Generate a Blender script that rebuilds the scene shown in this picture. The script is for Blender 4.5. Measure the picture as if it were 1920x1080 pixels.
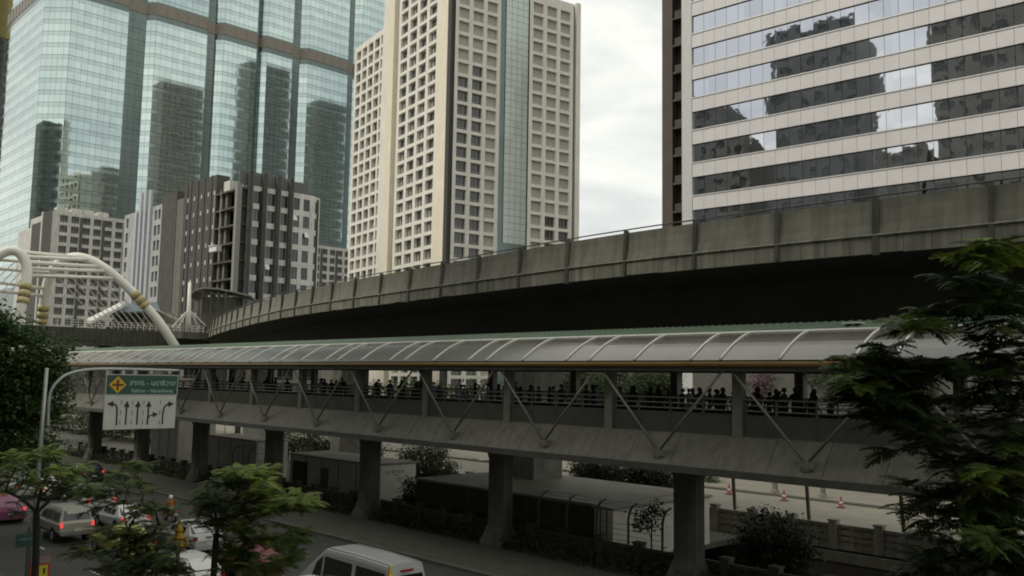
import bpy, bmesh, math, random
from mathutils import Vector, Matrix
from math import radians as rad, sin, cos, pi
random.seed(7)
for _o in list(bpy.data.objects): bpy.data.objects.remove(_o, do_unlink=True)
SC = bpy.context.scene
COL = SC.collection

# ---------------------------------------------------------------- camera
# world axes follow the street: -X runs away along the skywalk, +Y across the street, Z up
F = 1680.0; H = 9.0
A = rad(43.78); P = rad(5.8); R = rad(0.95)
FW = Vector((-cos(A)*cos(P), sin(A)*cos(P), sin(P)))
_r = Vector((sin(A), cos(A), 0)); _u = _r.cross(FW)
RT = _r*cos(R) + _u*sin(R); UP = _u*cos(R) - _r*sin(R)
CAM = Vector((0, 0, H))
cd = bpy.data.cameras.new('camera'); cam = bpy.data.objects.new('camera', cd); COL.objects.link(cam)
cd.sensor_width = 36; cd.lens = F/1920*36; cd.clip_start = 0.1; cd.clip_end = 6000
cam.matrix_world = Matrix(((RT.x, UP.x, -FW.x, 0), (RT.y, UP.y, -FW.y, 0), (RT.z, UP.z, -FW.z, H), (0, 0, 0, 1)))
SC.camera = cam
SC.cycles.filter_width = 1.9
SC.render.resolution_x = 1024; SC.render.resolution_y = 576

# ---------------------------------------------------------------- sky and sun (bright overcast)
SUN_EL = rad(43); SUN_AZ = rad(-118)      # heading of the sun in the XY plane
W = bpy.data.worlds.new('World'); SC.world = W; W.use_nodes = True
nt = W.node_tree; nt.nodes.clear()
def wn(t, **k):
    n = nt.nodes.new(t)
    for a, b in k.items(): setattr(n, a, b)
    return n
out = wn('ShaderNodeOutputWorld'); bg = wn('ShaderNodeBackground'); bg.inputs['Strength'].default_value = 0.1
sky = wn('ShaderNodeTexSky', sky_type='NISHITA', sun_disc=False, sun_elevation=SUN_EL, sun_rotation=pi/2 - SUN_AZ, air_density=1.0, dust_density=3.0)
tc = wn('ShaderNodeTexCoord'); mp = wn('ShaderNodeMapping'); mp.inputs['Scale'].default_value = (1, 1, 2.6); mp.inputs['Location'].default_value = (0.35, 0.2, 0.05)
nz = wn('ShaderNodeTexNoise'); nz.inputs['Scale'].default_value = 2.6; nz.inputs['Detail'].default_value = 7; nz.inputs['Roughness'].default_value = 0.55; nz.inputs['Distortion'].default_value = 0.4
cr = wn('ShaderNodeValToRGB'); e = cr.color_ramp.elements
e[0].position = 0.40; e[0].color = (7.2, 7.6, 7.5, 1); e[1].position = 0.74; e[1].color = (15.0, 14.6, 13.1, 1)
mx = wn('ShaderNodeMix', data_type='RGBA'); mx.inputs['Factor'].default_value = 0.9
L = nt.links.new
L(tc.outputs['Generated'], mp.inputs['Vector']); L(mp.outputs['Vector'], nz.inputs['Vector']); L(nz.outputs['Fac'], cr.inputs['Fac'])
L(sky.outputs['Color'], mx.inputs['A']); L(cr.outputs['Color'], mx.inputs['B']); L(mx.outputs['Result'], bg.inputs['Color']); L(bg.outputs['Background'], out.inputs['Surface'])
sl = bpy.data.lights.new('sun', 'SUN'); sl.energy = 1.5; sl.angle = rad(14); sl.color = (1.0, 0.96, 0.83)
so = bpy.data.objects.new('sun', sl); COL.objects.link(so)
_sd = Vector((cos(SUN_EL)*cos(SUN_AZ), cos(SUN_EL)*sin(SUN_AZ), sin(SUN_EL)))
so.rotation_euler = _sd.to_track_quat('Z', 'Y').to_euler()
vs = SC.view_settings; vs.view_transform = 'Standard'; vs.look = 'None'; vs.exposure = 0.0; vs.gamma = 1.0; vs.use_curve_mapping = False

# ---------------------------------------------------------------- pixel -> place helpers (pixels of the 1920x1080 photograph)
def ray(x, y): return (FW*F + RT*(x-960) - UP*(y-540)).normalized()
def atz(x, y, z): d = ray(x, y); return CAM + d*((z-H)/d.z)
def aty(x, y, Y): d = ray(x, y); return CAM + d*(Y/d.y)
def atx(x, y, X): d = ray(x, y); return CAM + d*(X/d.x)
def atd(x, y, D): d = ray(x, y); return CAM + d*(D/d.dot(FW))
def onplane(x, y, O, u):
    """(s, z) where the ray through the pixel meets the vertical plane through O along the horizontal direction u"""
    n = Vector((u[1], -u[0], 0)); d = ray(x, y); t = (Vector(O)-CAM).dot(n)/d.dot(n); p = CAM + d*t
    return (p-Vector(O)).dot(Vector((u[0], u[1], 0))), p.z
def proj(p):
    d = Vector(p)-CAM; z = d.dot(FW); return 960+F*d.dot(RT)/z, 540-F*d.dot(UP)/z

# ---------------------------------------------------------------- materials
MATS = {}
def mat(name, col, rough=0.7, metal=0.0, var=0.18, scale=3.0, bump=0.0, spec=0.5, streak=0.0, alpha=1.0, emit=None, trans=0.0):
    if name in MATS: return MATS[name]
    m = bpy.data.materials.new(name); m.use_nodes = True; t = m.node_tree; b = t.nodes['Principled BSDF']; MATS[name] = m
    b.inputs['Base Color'].default_value = (*col, 1); b.inputs['Roughness'].default_value = rough; b.inputs['Metallic'].default_value = metal
    b.inputs['Specular IOR Level'].default_value = spec; b.inputs['Alpha'].default_value = alpha; b.inputs['Transmission Weight'].default_value = trans
    if emit: b.inputs['Emission Color'].default_value = (*emit[0], 1); b.inputs['Emission Strength'].default_value = emit[1]
    if var or bump:
        g = t.nodes.new('ShaderNodeTexCoord'); n = t.nodes.new('ShaderNodeTexNoise')
        ge = t.nodes.new('ShaderNodeNewGeometry')
        n.inputs['Scale'].default_value = scale; n.inputs['Detail'].default_value = 6; n.inputs['Roughness'].default_value = 0.6
        t.links.new(ge.outputs['Position'], n.inputs['Vector'])
        if var:
            mr = t.nodes.new('ShaderNodeMapRange'); mr.inputs['From Min'].default_value = 0.3; mr.inputs['From Max'].default_value = 0.7
            mr.inputs['To Min'].default_value = 1-var; mr.inputs['To Max'].default_value = 1+var
            t.links.new(n.outputs['Fac'], mr.inputs['Value']); src = mr.outputs['Result']
            if streak:
                mp_ = t.nodes.new('ShaderNodeMapping'); mp_.inputs['Scale'].default_value = (2.2, 2.2, 0.12)
                n2 = t.nodes.new('ShaderNodeTexNoise'); n2.inputs['Scale'].default_value = 1.4; n2.inputs['Detail'].default_value = 5
                t.links.new(ge.outputs['Position'], mp_.inputs['Vector']); t.links.new(mp_.outputs['Vector'], n2.inputs['Vector'])
                m2 = t.nodes.new('ShaderNodeMapRange'); m2.inputs['From Min'].default_value = 0.35; m2.inputs['From Max'].default_value = 0.7
                m2.inputs['To Min'].default_value = 1.05; m2.inputs['To Max'].default_value = 1-streak
                t.links.new(n2.outputs['Fac'], m2.inputs['Value'])
                mu = t.nodes.new('ShaderNodeMath'); mu.operation = 'MULTIPLY'; t.links.new(src, mu.inputs[0]); t.links.new(m2.outputs['Result'], mu.inputs[1]); src = mu.outputs[0]
            # per-object tone so that alike pieces differ a little
            oi = t.nodes.new('ShaderNodeObjectInfo'); m3 = t.nodes.new('ShaderNodeMapRange'); m3.inputs['To Min'].default_value = 1-var*0.35; m3.inputs['To Max'].default_value = 1+var*0.35
            t.links.new(oi.outputs['Random'], m3.inputs['Value'])
            mu2 = t.nodes.new('ShaderNodeMath'); mu2.operation = 'MULTIPLY'; t.links.new(src, mu2.inputs[0]); t.links.new(m3.outputs['Result'], mu2.inputs[1]); src = mu2.outputs[0]
            vm = t.nodes.new('ShaderNodeVectorMath'); vm.operation = 'SCALE'; vm.inputs[0].default_value = col
            t.links.new(src, vm.inputs['Scale']); t.links.new(vm.outputs['Vector'], b.inputs['Base Color'])
        if bump:
            bp = t.nodes.new('ShaderNodeBump'); bp.inputs['Strength'].default_value = bump; bp.inputs['Distance'].default_value = 0.05
            t.links.new(n.outputs['Fac'], bp.inputs['Height']); t.links.new(bp.outputs['Normal'], b.inputs['Normal'])
    return m
def glassmat(name, col, rough=0.04, wob=0.02, metal=1.0, scale=0.22):
    """mirror-coated curtain-wall glass: reflections wobble slightly from pane to pane"""
    if name in MATS: return MATS[name]
    m = bpy.data.materials.new(name); m.use_nodes = True; t = m.node_tree; b = t.nodes['Principled BSDF']; MATS[name] = m
    b.inputs['Base Color'].default_value = (*col, 1); b.inputs['Roughness'].default_value = rough; b.inputs['Metallic'].default_value = metal
    ge = t.nodes.new('ShaderNodeNewGeometry'); n = t.nodes.new('ShaderNodeTexNoise'); n.inputs['Scale'].default_value = scale; n.inputs['Detail'].default_value = 3
    t.links.new(ge.outputs['Position'], n.inputs['Vector'])
    bp = t.nodes.new('ShaderNodeBump'); bp.inputs['Strength'].default_value = 1.0; bp.inputs['Distance'].default_value = wob
    t.links.new(n.outputs['Fac'], bp.inputs['Height']); t.links.new(bp.outputs['Normal'], b.inputs['Normal'])
    n3 = t.nodes.new('ShaderNodeTexWhiteNoise'); n3.noise_dimensions = '3D'
    sn = t.nodes.new('ShaderNodeVectorMath'); sn.operation = 'SNAP'; sn.inputs[1].default_value = (2.1, 2.1, 4.1)
    t.links.new(ge.outputs['Position'], sn.inputs[0]); t.links.new(sn.outputs['Vector'], n3.inputs['Vector'])
    mr = t.nodes.new('ShaderNodeMapRange'); mr.inputs['To Min'].default_value = 0.93; mr.inputs['To Max'].default_value = 1.05; t.links.new(n3.outputs['Value'], mr.inputs['Value'])
    vm = t.nodes.new('ShaderNodeVectorMath'); vm.operation = 'SCALE'; vm.inputs[0].default_value = col
    t.links.new(mr.outputs['Result'], vm.inputs['Scale']); t.links.new(vm.outputs['Vector'], b.inputs['Base Color'])
    return m
def leafmat(name, col, var=0.5):
    if name in MATS: return MATS[name]
    m = bpy.data.materials.new(name); m.use_nodes = True; t = m.node_tree; b = t.nodes['Principled BSDF']; MATS[name] = m
    b.inputs['Roughness'].default_value = 0.55; b.inputs['Specular IOR Level'].default_value = 0.3
    ge = t.nodes.new('ShaderNodeNewGeometry'); n = t.nodes.new('ShaderNodeTexNoise'); n.inputs['Scale'].default_value = 1.6; n.inputs['Detail'].default_value = 4
    t.links.new(ge.outputs['Position'], n.inputs['Vector'])
    mr = t.nodes.new('ShaderNodeMapRange'); mr.inputs['From Min'].default_value = 0.3; mr.inputs['From Max'].default_value = 0.7; mr.inputs['To Min'].default_value = 1-var; mr.inputs['To Max'].default_value = 1+var
    t.links.new(n.outputs['Fac'], mr.inputs['Value'])
    vm = t.nodes.new('ShaderNodeVectorMath'); vm.operation = 'SCALE'; vm.inputs[0].default_value = col
    t.links.new(mr.outputs['Result'], vm.inputs['Scale']); t.links.new(vm.outputs['Vector'], b.inputs['Base Color'])
    tr = t.nodes.new('ShaderNodeBsdfTranslucent'); t.links.new(vm.outputs['Vector'], tr.inputs['Color'])
    ms = t.nodes.new('ShaderNodeMixShader'); ms.inputs['Fac'].default_value = 0.3
    o = t.nodes['Material Output']; t.links.new(b.outputs[0], ms.inputs[1]); t.links.new(tr.outputs[0], ms.inputs[2]); t.links.new(ms.outputs[0], o.inputs['Surface'])
    return m

# ---------------------------------------------------------------- mesh builder
class MB:
    def __init__(s): s.v = []; s.f = []; s.mi = []; s.m = 0
    def face(s, pts):
        i = len(s.v); s.v += [tuple(p) for p in pts]; s.f.append(tuple(range(i, i+len(pts)))); s.mi.append(s.m)
    def box(s, c, d, rz=0.0, M=None):
        x, y, z = d[0]/2, d[1]/2, d[2]/2; i = len(s.v)
        T = M if M is not None else Matrix.Translation(c) @ Matrix.Rotation(rz, 4, 'Z')
        for q in ((-x,-y,-z),(x,-y,-z),(x,y,-z),(-x,y,-z),(-x,-y,z),(x,-y,z),(x,y,z),(-x,y,z)): s.v.append(tuple(T @ Vector(q)))
        for q in ((0,3,2,1),(4,5,6,7),(0,1,5,4),(1,2,6,5),(2,3,7,6),(3,0,4,7)): s.f.append(tuple(i+k for k in q)); s.mi.append(s.m)
    def b2(s, lo, hi): s.box([(a+b)/2 for a, b in zip(lo, hi)], [abs(b-a) for a, b in zip(lo, hi)])
    def hexa(s, b4, t4):
        i = len(s.v); s.v += [tuple(p) for p in b4] + [tuple(p) for p in t4]
        for q in ((0,3,2,1),(4,5,6,7),(0,1,5,4),(1,2,6,5),(2,3,7,6),(3,0,4,7)): s.f.append(tuple(i+k for k in q)); s.mi.append(s.m)
    def tube(s, pts, r, n=8, cap=True):
        pts = [Vector(p) for p in pts]; rs = r if isinstance(r, (list, tuple)) else [r]*len(pts); i0 = len(s.v)
        up = None
        for k, p in enumerate(pts):
            t = (pts[min(k+1, len(pts)-1)]-pts[max(k-1, 0)]).normalized()
            if up is None: up = t.orthogonal().normalized()
            up = (up - t*up.dot(t)).normalized(); w = t.cross(up)
            for j in range(n):
                a = 2*pi*j/n; s.v.append(tuple(p + (up*cos(a)+w*sin(a))*rs[k]))
        for k in range(len(pts)-1):
            for j in range(n):
                a = i0+k*n+j; b = i0+k*n+(j+1) % n; s.f.append((a, b, b+n, a+n)); s.mi.append(s.m)
        if cap:
            s.f.append(tuple(i0+j for j in range(n))[::-1]); s.mi.append(s.m)
            e_ = i0+(len(pts)-1)*n; s.f.append(tuple(e_+j for j in range(n))); s.mi.append(s.m)
    def loft(s, rings, cap=True, closed=True):
        n = len(rings[0]); i0 = len(s.v)
        for rg in rings: s.v += [tuple(p) for p in rg]
        for k in range(len(rings)-1):
            for j in range(n if closed else n-1):
                a = i0+k*n+j; b = i0+k*n+(j+1) % n; s.f.append((a, b, b+n, a+n)); s.mi.append(s.m)
        if cap:
            s.f.append(tuple(i0+j for j in range(n))[::-1]); s.mi.append(s.m)
            e_ = i0+(len(rings)-1)*n; s.f.append(tuple(e_+j for j in range(n))); s.mi.append(s.m)
    def lathe(s, c, prof, n=12):
        c = Vector(c)
        s.loft([[c+Vector((r*cos(2*pi*j/n), r*sin(2*pi*j/n), z)) for j in range(n)] for r, z in prof])
    def mesh(s, name, mats, smooth=False, bevel=0):
        me = bpy.data.meshes.new(name); me.from_pydata(s.v, [], s.f)
        for m in (mats if isinstance(mats, (list, tuple)) else [mats]): me.materials.append(m)
        me.polygons.foreach_set('material_index', s.mi)
        if smooth: me.polygons.foreach_set('use_smooth', [True]*len(me.polygons))
        me.update(); return me
    def build(s, name, mats, parent=None, smooth=False, kind=None, label=None):
        return place(s.mesh(name, mats, smooth), name, parent, kind=kind, label=label)
def place(me, name, parent=None, loc=(0, 0, 0), rz=0.0, kind=None, label=None, rot=None, scale=None):
    o = bpy.data.objects.new(name, me); COL.objects.link(o); o.location = loc; o.rotation_euler = rot if rot is not None else (0, 0, rz)
    if scale is not None: o.scale = scale
    if parent is not None:
        o.parent = parent
        if not parent.get('_local'): o.matrix_parent_inverse = Matrix.Translation(-ROOTLOC[parent.name])
    if kind: o['kind'] = kind
    if label: o['label'] = label
    return o
ROOTLOC = {}
def thing(name, label, cat, loc=(0, 0, 0), rz=0.0, group=None, local=False):
    """an Empty at the thing's base; its parts are given in world coordinates unless local"""
    o = bpy.data.objects.new(name, None); COL.objects.link(o); o.location = loc; o.rotation_euler = (0, 0, rz); o.empty_display_size = 0.3
    o['label'] = label; o['category'] = cat
    if group: o['group'] = group
    ROOTLOC[o.name] = Vector(loc)
    if local: o['_local'] = True
    return o
def sub(o):
    """let a part carry sub-parts given in the same coordinates"""
    p = o.parent
    ROOTLOC[o.name] = Vector(o.location)
    if p is not None and p.get('_local'): o['_local'] = True
    return o
def tag(o, label, cat, group=None):
    o['label'] = label; o['category'] = cat
    if group: o['group'] = group
    return o
def copy_tree(o, parent=None):
    c = o.copy(); COL.objects.link(c)
    if parent is not None: c.parent = parent
    for ch in list(o.children): copy_tree(ch, c)
    return c
def unlocal():
    for o in bpy.data.objects:
        if '_local' in o: del o['_local']

# ================================================================ palette
M_CONC = mat('concrete_grey', (0.175, 0.168, 0.138), 0.85, var=0.22, scale=1.2, bump=0.15, streak=0.3)
M_CONCD = mat('concrete_weathered', (0.10, 0.096, 0.077), 0.9, var=0.25, scale=0.9, bump=0.2, streak=0.35)
M_CREAM = mat('cream_render', (0.77, 0.735, 0.645), 0.8, var=0.06, scale=0.35, streak=0.14)
M_CREAMP = mat('beige_render', (0.77, 0.70, 0.56), 0.8, var=0.05, scale=0.35, streak=0.06)
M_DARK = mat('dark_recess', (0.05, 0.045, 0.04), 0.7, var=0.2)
M_GLASS = glassmat('teal_glass', (0.50, 0.60, 0.585), 0.03, 0.005)
M_GLASS2 = glassmat('teal_spandrel', (0.42, 0.51, 0.50), 0.08, 0.005)
M_GLASSD = glassmat('dark_glass_and_reflection', (0.14, 0.17, 0.16), 0.15, 0.01)  # in the tower recesses this colour stands in for mirrored dark surroundings
M_BROWNG = mat('bronze_band', (0.22, 0.19, 0.15), 0.4, metal=0.3, var=0.1)
M_OFFG = glassmat('office_glass', (0.58, 0.60, 0.655), 0.02, 0.012, scale=0.35)
M_PINKP = mat('pale_cladding', (0.65, 0.62, 0.615), 0.35, metal=0.0, var=0.05, scale=0.5)
M_WINDK = mat('window_dark', (0.035, 0.037, 0.035), 0.12, var=0.3, scale=0.4, spec=0.8)
M_BLIND = mat('window_blind', (0.40, 0.37, 0.315), 0.5, var=0.08, scale=0.6)
M_FRAME = mat('window_frame_grey', (0.38, 0.37, 0.34), 0.5, var=0.1)
M_WHITE = mat('white_paint', (0.76, 0.745, 0.69), 0.4, var=0.06, scale=0.8)
M_GOLD = mat('yellow_band', (0.56, 0.44, 0.13), 0.45, var=0.08)
M_SPAN = mat('white_spandrel', (0.60, 0.585, 0.53), 0.7, var=0.15, scale=0.5, streak=0.25)
M_MESHD = mat('dark_screen', (0.085, 0.08, 0.072), 0.9, var=0.2, scale=0.6)
M_STEEL = mat('grey_steel', (0.24, 0.235, 0.21), 0.45, metal=0.2, var=0.12, scale=2)
M_STEELD = mat('dark_steel', (0.09, 0.088, 0.08), 0.5, metal=0.2, var=0.2, scale=2)

# ================================================================ the setting: ground, roads, canal
def struct(name, mb, m, label=None):
    o = mb.build(name, m); o['kind'] = 'structure'; return o
g = MB(); prof = [(-2500, 0), (34.6, 0), (34.6, -2.6), (47.3, -2.6), (47.3, 0), (2500, 0)]
for (y0, z0), (y1, z1) in zip(prof[:-1], prof[1:]): g.face([(-2500, y0, z0), (2500, y0, z0), (2500, y1, z1), (-2500, y1, z1)])
struct('ground', g, mat('ground_soil', (0.065, 0.06, 0.047), 0.95, var=0.3, scale=0.4, bump=0.3))
def sheet(name, x0, x1, y0, y1, z, m):
    g = MB(); g.face([(x0, y0, z), (x1, y0, z), (x1, y1, z), (x0, y1, z)]); return struct(name, g, m)
M_ASPH = mat('asphalt', (0.046, 0.0445, 0.0375), 0.75, var=0.28, scale=0.8, bump=0.25)
M_ROADC = mat('concrete_road', (0.24, 0.225, 0.18), 0.85, var=0.14, scale=0.6, bump=0.1)
sheet('road', -600, 60, 12.0, 28.3, 0.004, M_ASPH)
M_LINE = mat('road_paint', (0.45, 0.44, 0.40), 0.7, var=0.3, scale=4)
for yy in (15.3, 18.6, 21.9, 25.1):
    g = MB(); x = 40
    while x > -220: g.face([(x-3, yy-.06, .008), (x, yy-.06, .008), (x, yy+.06, .008), (x-3, yy+.06, .008)]); x -= 9
    o = struct('lane_marking', g, M_LINE)
sheet('canal_water', -2500, 2500, 34.62, 47.28, -1.5, mat('canal_water_surface', (0.016, 0.018, 0.014), 0.08, var=0.2))
g = MB(); g.b2((-160, 34.3, -.3), (-29.4, 47.6, 0.012)); struct('canal_deck', g, M_CONCD)
# pavement between the road and the canal, with kerb stones
M_PAVE = mat('pavement', (0.06, 0.057, 0.044), 0.9, var=0.25, scale=1.5, bump=0.2)
M_KERB = mat('kerb_concrete', (0.09, 0.085, 0.068), 0.85, var=0.2, scale=2)
g = MB(); g.b2((-400, 28.62, 0), (60, 34.2, 0.13)); pave = struct('pavement', g, M_PAVE)
ROOTLOC[pave.name] = Vector((0, 0, 0))
g = MB(); g.b2((-.985, 28.3, 0), (.985, 28.615, 0.14)); me = g.mesh('kerb_stone', M_KERB)
for i in range(60): place(me, 'kerb_stone', pave, (-i*2-1, random.uniform(-.006, .006), random.uniform(-.004, .004)))
g = MB(); g.b2((-400, 5, 0), (60, 11.7, 0.13)); p2_ = struct('near_pavement', g, M_PAVE); ROOTLOC[p2_.name] = Vector((0, 0, 0))
g = MB(); g.b2((-.985, 11.705, 0), (.985, 12.0, 0.14)); me = g.mesh('kerb_stone', M_KERB)
for i in range(60): place(me, 'kerb_stone', p2_, (-i*2-1, random.uniform(-.006, .006), 0))
# the road beyond the canal
sheet('far_road', -600, 80, 49.2, 65.9, 0.004, M_ROADC)
g = MB(); g.b2((-600, 65.9, 0), (80, 66.6, 0.14)); struct('far_median', g, M_KERB)
sheet('far_lane', -600, 80, 66.6, 76.5, 0.004, M_ROADC)
g = MB(); g.b2((-600, 76.5, 0), (80, 90, 0.14)); struct('far_pavement', g, M_PAVE)

# ================================================================ facades
WINC = {}
def window_mesh(w, h, style):
    k = (round(w, 2), round(h, 2), style)
    if k in WINC: return WINC[k]
    m = MB(); w2, h2 = w/2, h/2
    if style == 'dark':      # dark glass, mullions, pale sill
        m.m = 0; m.box((0, .03, 0), (w-.02, .06, h-.02)); m.m = 1
        for x in (-w/6, w/6): m.box((x, -.015, 0), (.05, .05, h-.04))
        m.box((0, -.015, -h*.28), (w-.04, .05, .06)); m.box((0, -.03, h2-.06), (w-.03, .06, .1))
        mats = [M_WINDK, M_FRAME]
    elif style == 'curtain':
        m.m = 0; m.box((0, .03, 0), (w-.02, .06, h-.02)); m.m = 2
        m.box((-w*.27, -.008, -.02*h), (w*.22, .02, h*.86)); m.box((w*.3, -.008, 0), (w*.16, .02, h*.86)); m.m = 1
        m.box((0, -.02, -h*.28), (w-.04, .05, .06)); m.box((w*.06, -.02, 0), (.05, .05, h-.05))
        mats = [M_WINDK, M_FRAME, M_BLIND]
    elif style == 'blind':
        m.m = 0; m.box((0, .03, 0), (w-.02, .06, h-.02)); m.m = 1
        m.box((0, -.01, h2-.05), (w-.03, .05, .08)); m.box((0, -.01, -h2+.05), (w-.03, .05, .07))
        mats = [M_BLIND, M_FRAME]
    elif style == 'louvre':
        m.m = 0; m.box((0, .03, 0), (w-.02, .06, h-.02)); m.m = 1
        for i in range(1, 4): m.box((0, -.012, -h2+h*i/4), (w-.03, .04, .05)); m.box((-w2+w*i/4, -.01, 0), (.05, .04, h-.04))
        mats = [M_WINDK, M_MESHD]
    else:                    # plain: grey-dark glass with one mullion
        m.m = 0; m.box((0, .03, 0), (w-.02, .06, h-.02)); m.m = 1; m.box((0, -.012, 0), (.06, .04, h-.03)); m.box((0, -.012, h*.2), (w-.03, .04, .05))
        mats = [mat('window_grey', (0.07, 0.078, 0.082), 0.1, var=0.35, scale=0.35, spec=0.8), M_MESHD]
    WINC[k] = m.mesh('window', mats); return WINC[k]
def V2(O, u, s, z, d=0.0):
    n = Vector((u[1], -u[0], 0)); return Vector((O[0]+u[0]*s, O[1]+u[1]*s, z)) + n*d
def facade(parent, O, u, S, Z, cols, rows, depth, m, style, name='wall', skip=None, bottom=None):
    """wall with real recessed openings (cols x rows) and one window object in each"""
    mb = MB(); xs = sorted({S[0], S[1], *[a for c in cols for a in c]}); zs = sorted({Z[0], Z[1], *[a for r in rows for a in r]})
    cs = {(round(a, 4), round(b, 4)) for a, b in cols}; rs = {(round(a, 4), round(b, 4)) for a, b in rows}
    q = lambda s, z, d=0.0: V2(O, u, s, z, d)
    ang = math.atan2(u[1], u[0]); wins = []
    for ci in range(len(xs)-1):
        a, b = xs[ci], xs[ci+1]; isc = (round(a, 4), round(b, 4)) in cs
        if not isc: mb.face([q(a, Z[0]), q(b, Z[0]), q(b, Z[1]), q(a, Z[1])]); continue
        for ri in range(len(zs)-1):
            c, d = zs[ri], zs[ri+1]
            if (round(c, 4), round(d, 4)) in rs and not (skip and skip(a, c)):
                mb.face([q(a, c), q(b, c), q(b, c, -depth), q(a, c, -depth)]); mb.face([q(a, d), q(a, d, -depth), q(b, d, -depth), q(b, d)])
                mb.face([q(a, c), q(a, c, -depth), q(a, d, -depth), q(a, d)]); mb.face([q(b, c), q(b, d), q(b, d, -depth), q(b, c, -depth)])
                wins.append((a, b, c, d))
            else: mb.face([q(a, c), q(b, c), q(b, d), q(a, d)])
    w = mb.build(name, m, parent)
    for a, b, c, d in wins:
        st = style(a, c) if callable(style) else style
        p = q((a+b)/2, (c+d)/2, -depth+.05); place(window_mesh(b-a, d-c, st), 'window', parent, p, ang)
    return w
def core(parent, pts, z0, z1, m, name='core'):
    mb = MB(); n = len(pts)
    for i in range(n):
        a, b = pts[i], pts[(i+1) % n]; mb.face([(a[0], a[1], z0), (b[0], b[1], z0), (b[0], b[1], z1), (a[0], a[1], z1)])
    mb.face([(p[0], p[1], z1) for p in pts]); return mb.build(name, m, parent)
def hd(deg_left):    # horizontal direction at an angle left of the camera heading
    h_ = rad(180)-A + rad(deg_left); return Vector((cos(h_), sin(h_), 0))

# ---------------------------------------------------------------- cream tower
O = atd(843, 400, 200); O.z = 0
uL = hd(33.6); uR = hd(33.6-90)
T = thing('cream_tower', 'tall cream tower with a deep grid of square windows and a glass strip', 'building', O)
uA = -uL     # left face, running right towards the corner
sx = lambda px, py=300: onplane(px, py, O, uA)[0]
top_main = onplane(780, -190, O, uA)[1]; FL = 3.27
# row datum from the photograph: left face window at (763,~300)
z_row = onplane(760, 470, O, uA)[1]
sA0 = sx(741); sA1 = sx(817)
nrow = int((top_main-2 - z_row)/FL)
r0 = z_row - 12*FL
rows = [(r0+k*FL+.0, r0+k*FL+2.42) for k in range(0, nrow+12)]
w4 = (sA1-sA0-1.2)/4
cols = [(sA0+.6+i*w4+.14*w4, sA0+.6+(i+1)*w4-.12*w4) for i in range(4)]
facade(T, O, uA, (sA0, sA1), (0, top_main), cols, rows[:34], 0.9, M_CREAM, lambda a, c: random.choice(('curtain', 'curtain', 'curtain', 'dark', 'dark', 'plain')), 'left_wall')
# smooth beige pier, dark slot at the corner
g = MB(); pq = lambda s, d: V2(O, uA, s, 0, d)
def vbox(mb, O, u, s0, s1, d0, d1, z0, z1):
    a, b, c, d = V2(O, u, s0, z0, d0), V2(O, u, s1, z0, d0), V2(O, u, s1, z0, d1), V2(O, u, s0, z0, d1)
    up_ = Vector((0, 0, z1-z0)); mb.hexa([a, b, c, d], [a+up_, b+up_, c+up_, d+up_])
vbox(g, O, uA, sA1+.02, sx(838), .35, -3, 0, top_main+.5); g.build('pier', M_CREAMP, T)
g = MB(); vbox(g, O, uA, sA1-.05, sA1+.35, .05, -.2, 0, top_main); g.build('joint', M_DARK, T)
# dark slot left of the main face, then the lower wing
g = MB(); vbox(g, O, uA, sx(733), sA0, -1.2, -3, 0, top_main); g.build('slot', M_DARK, T)
g = MB(); vbox(g, O, uA, sx(722), sx(733), .2, -3, 0, top_main); g.build('pier', M_CREAMP, T)
g = MB(); vbox(g, O, uA, sx(712), sx(722), 0, -3, 0, top_main-4); g.build('pier', M_CREAM, T)
sW0 = sx(659); sW1 = sx(712); topW = onplane(666, 92, O, uA)[1]
w4 = (sW1-sW0-2.6)/4
cols = [(sW0+.7+i*w4+.14*w4, sW0+.7+(i+1)*w4-.12*w4) for i in range(4)] + [(sW1-1.5, sW1-.45)]
zw = onplane(690, 470, O, uA)[1]; k0 = zw - 8*FL
nW = int((topW-1.5-k0)/FL)
facade(T, O, uA, (sW0, sW1), (0, topW), cols, [(topW-1.6-2.42-k*FL, topW-1.6-k*FL) for k in range(26)], 0.9, M_CREAM, lambda a, c: random.choice(('curtain', 'curtain', 'curtain', 'dark', 'dark', 'plain')), 'left_wall')
g = MB(); vbox(g, O, uA, sW0-.0, sW1, -1.1, -6, 0, topW-.4); g.build('wing_core', M_CREAM, T)
# right face
sy = lambda px, py=230: onplane(px, py, O, uR)[0]
topR = onplane(1030, -6, O, uR)[1]
zr = onplane(880, 470, O, uR)[1]
def rr(topy, px):  # rows from the window-top pixel of the uppermost full row
    zt = onplane(px, topy, O, uR)[1]; return zt
sB0 = sy(850); sB1 = sy(936); wq = (sB1-sB0-.8)/3
cols = [(sB0+.4+i*wq+.13*wq, sB0+.4+(i+1)*wq-.13*wq) for i in range(3)]
zt = rr(17+FL*0, 880)
rows = [(zt-2.5-k*FL, zt-k*FL) for k in range(-9, 34) if zt-2.25-k*FL > 1]
random.seed(3)
def stB(a, c):
    k = round((zt-2.5-c)/FL); i = 0 if a < cols_B[1][0]-.1 else (1 if a < cols_B[2][0]-.1 else 2)
    if i == 2: return 'blind'
    return 'dark' if (k >= 5 - (i == 1)) else 'blind'
cols_B = cols
facade(T, O, uR, (sB0, sB1), (0, topR+40), cols, rows, 0.75, M_CREAM, stB, 'right_wall')
sC0 = sy(991); sC1 = sy(1074); wq = (sC1-sC0-1.0)/3
cols = [(sC0+.5+i*wq+.13*wq, sC0+.5+(i+1)*wq-.13*wq) for i in range(3)]
zt2 = onplane(1008, 5, O, uR)[1]
rows = [(zt2-2.5-k*FL, zt2-k*FL) for k in range(0, 32) if zt2-2.25-k*FL > 1]
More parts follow.
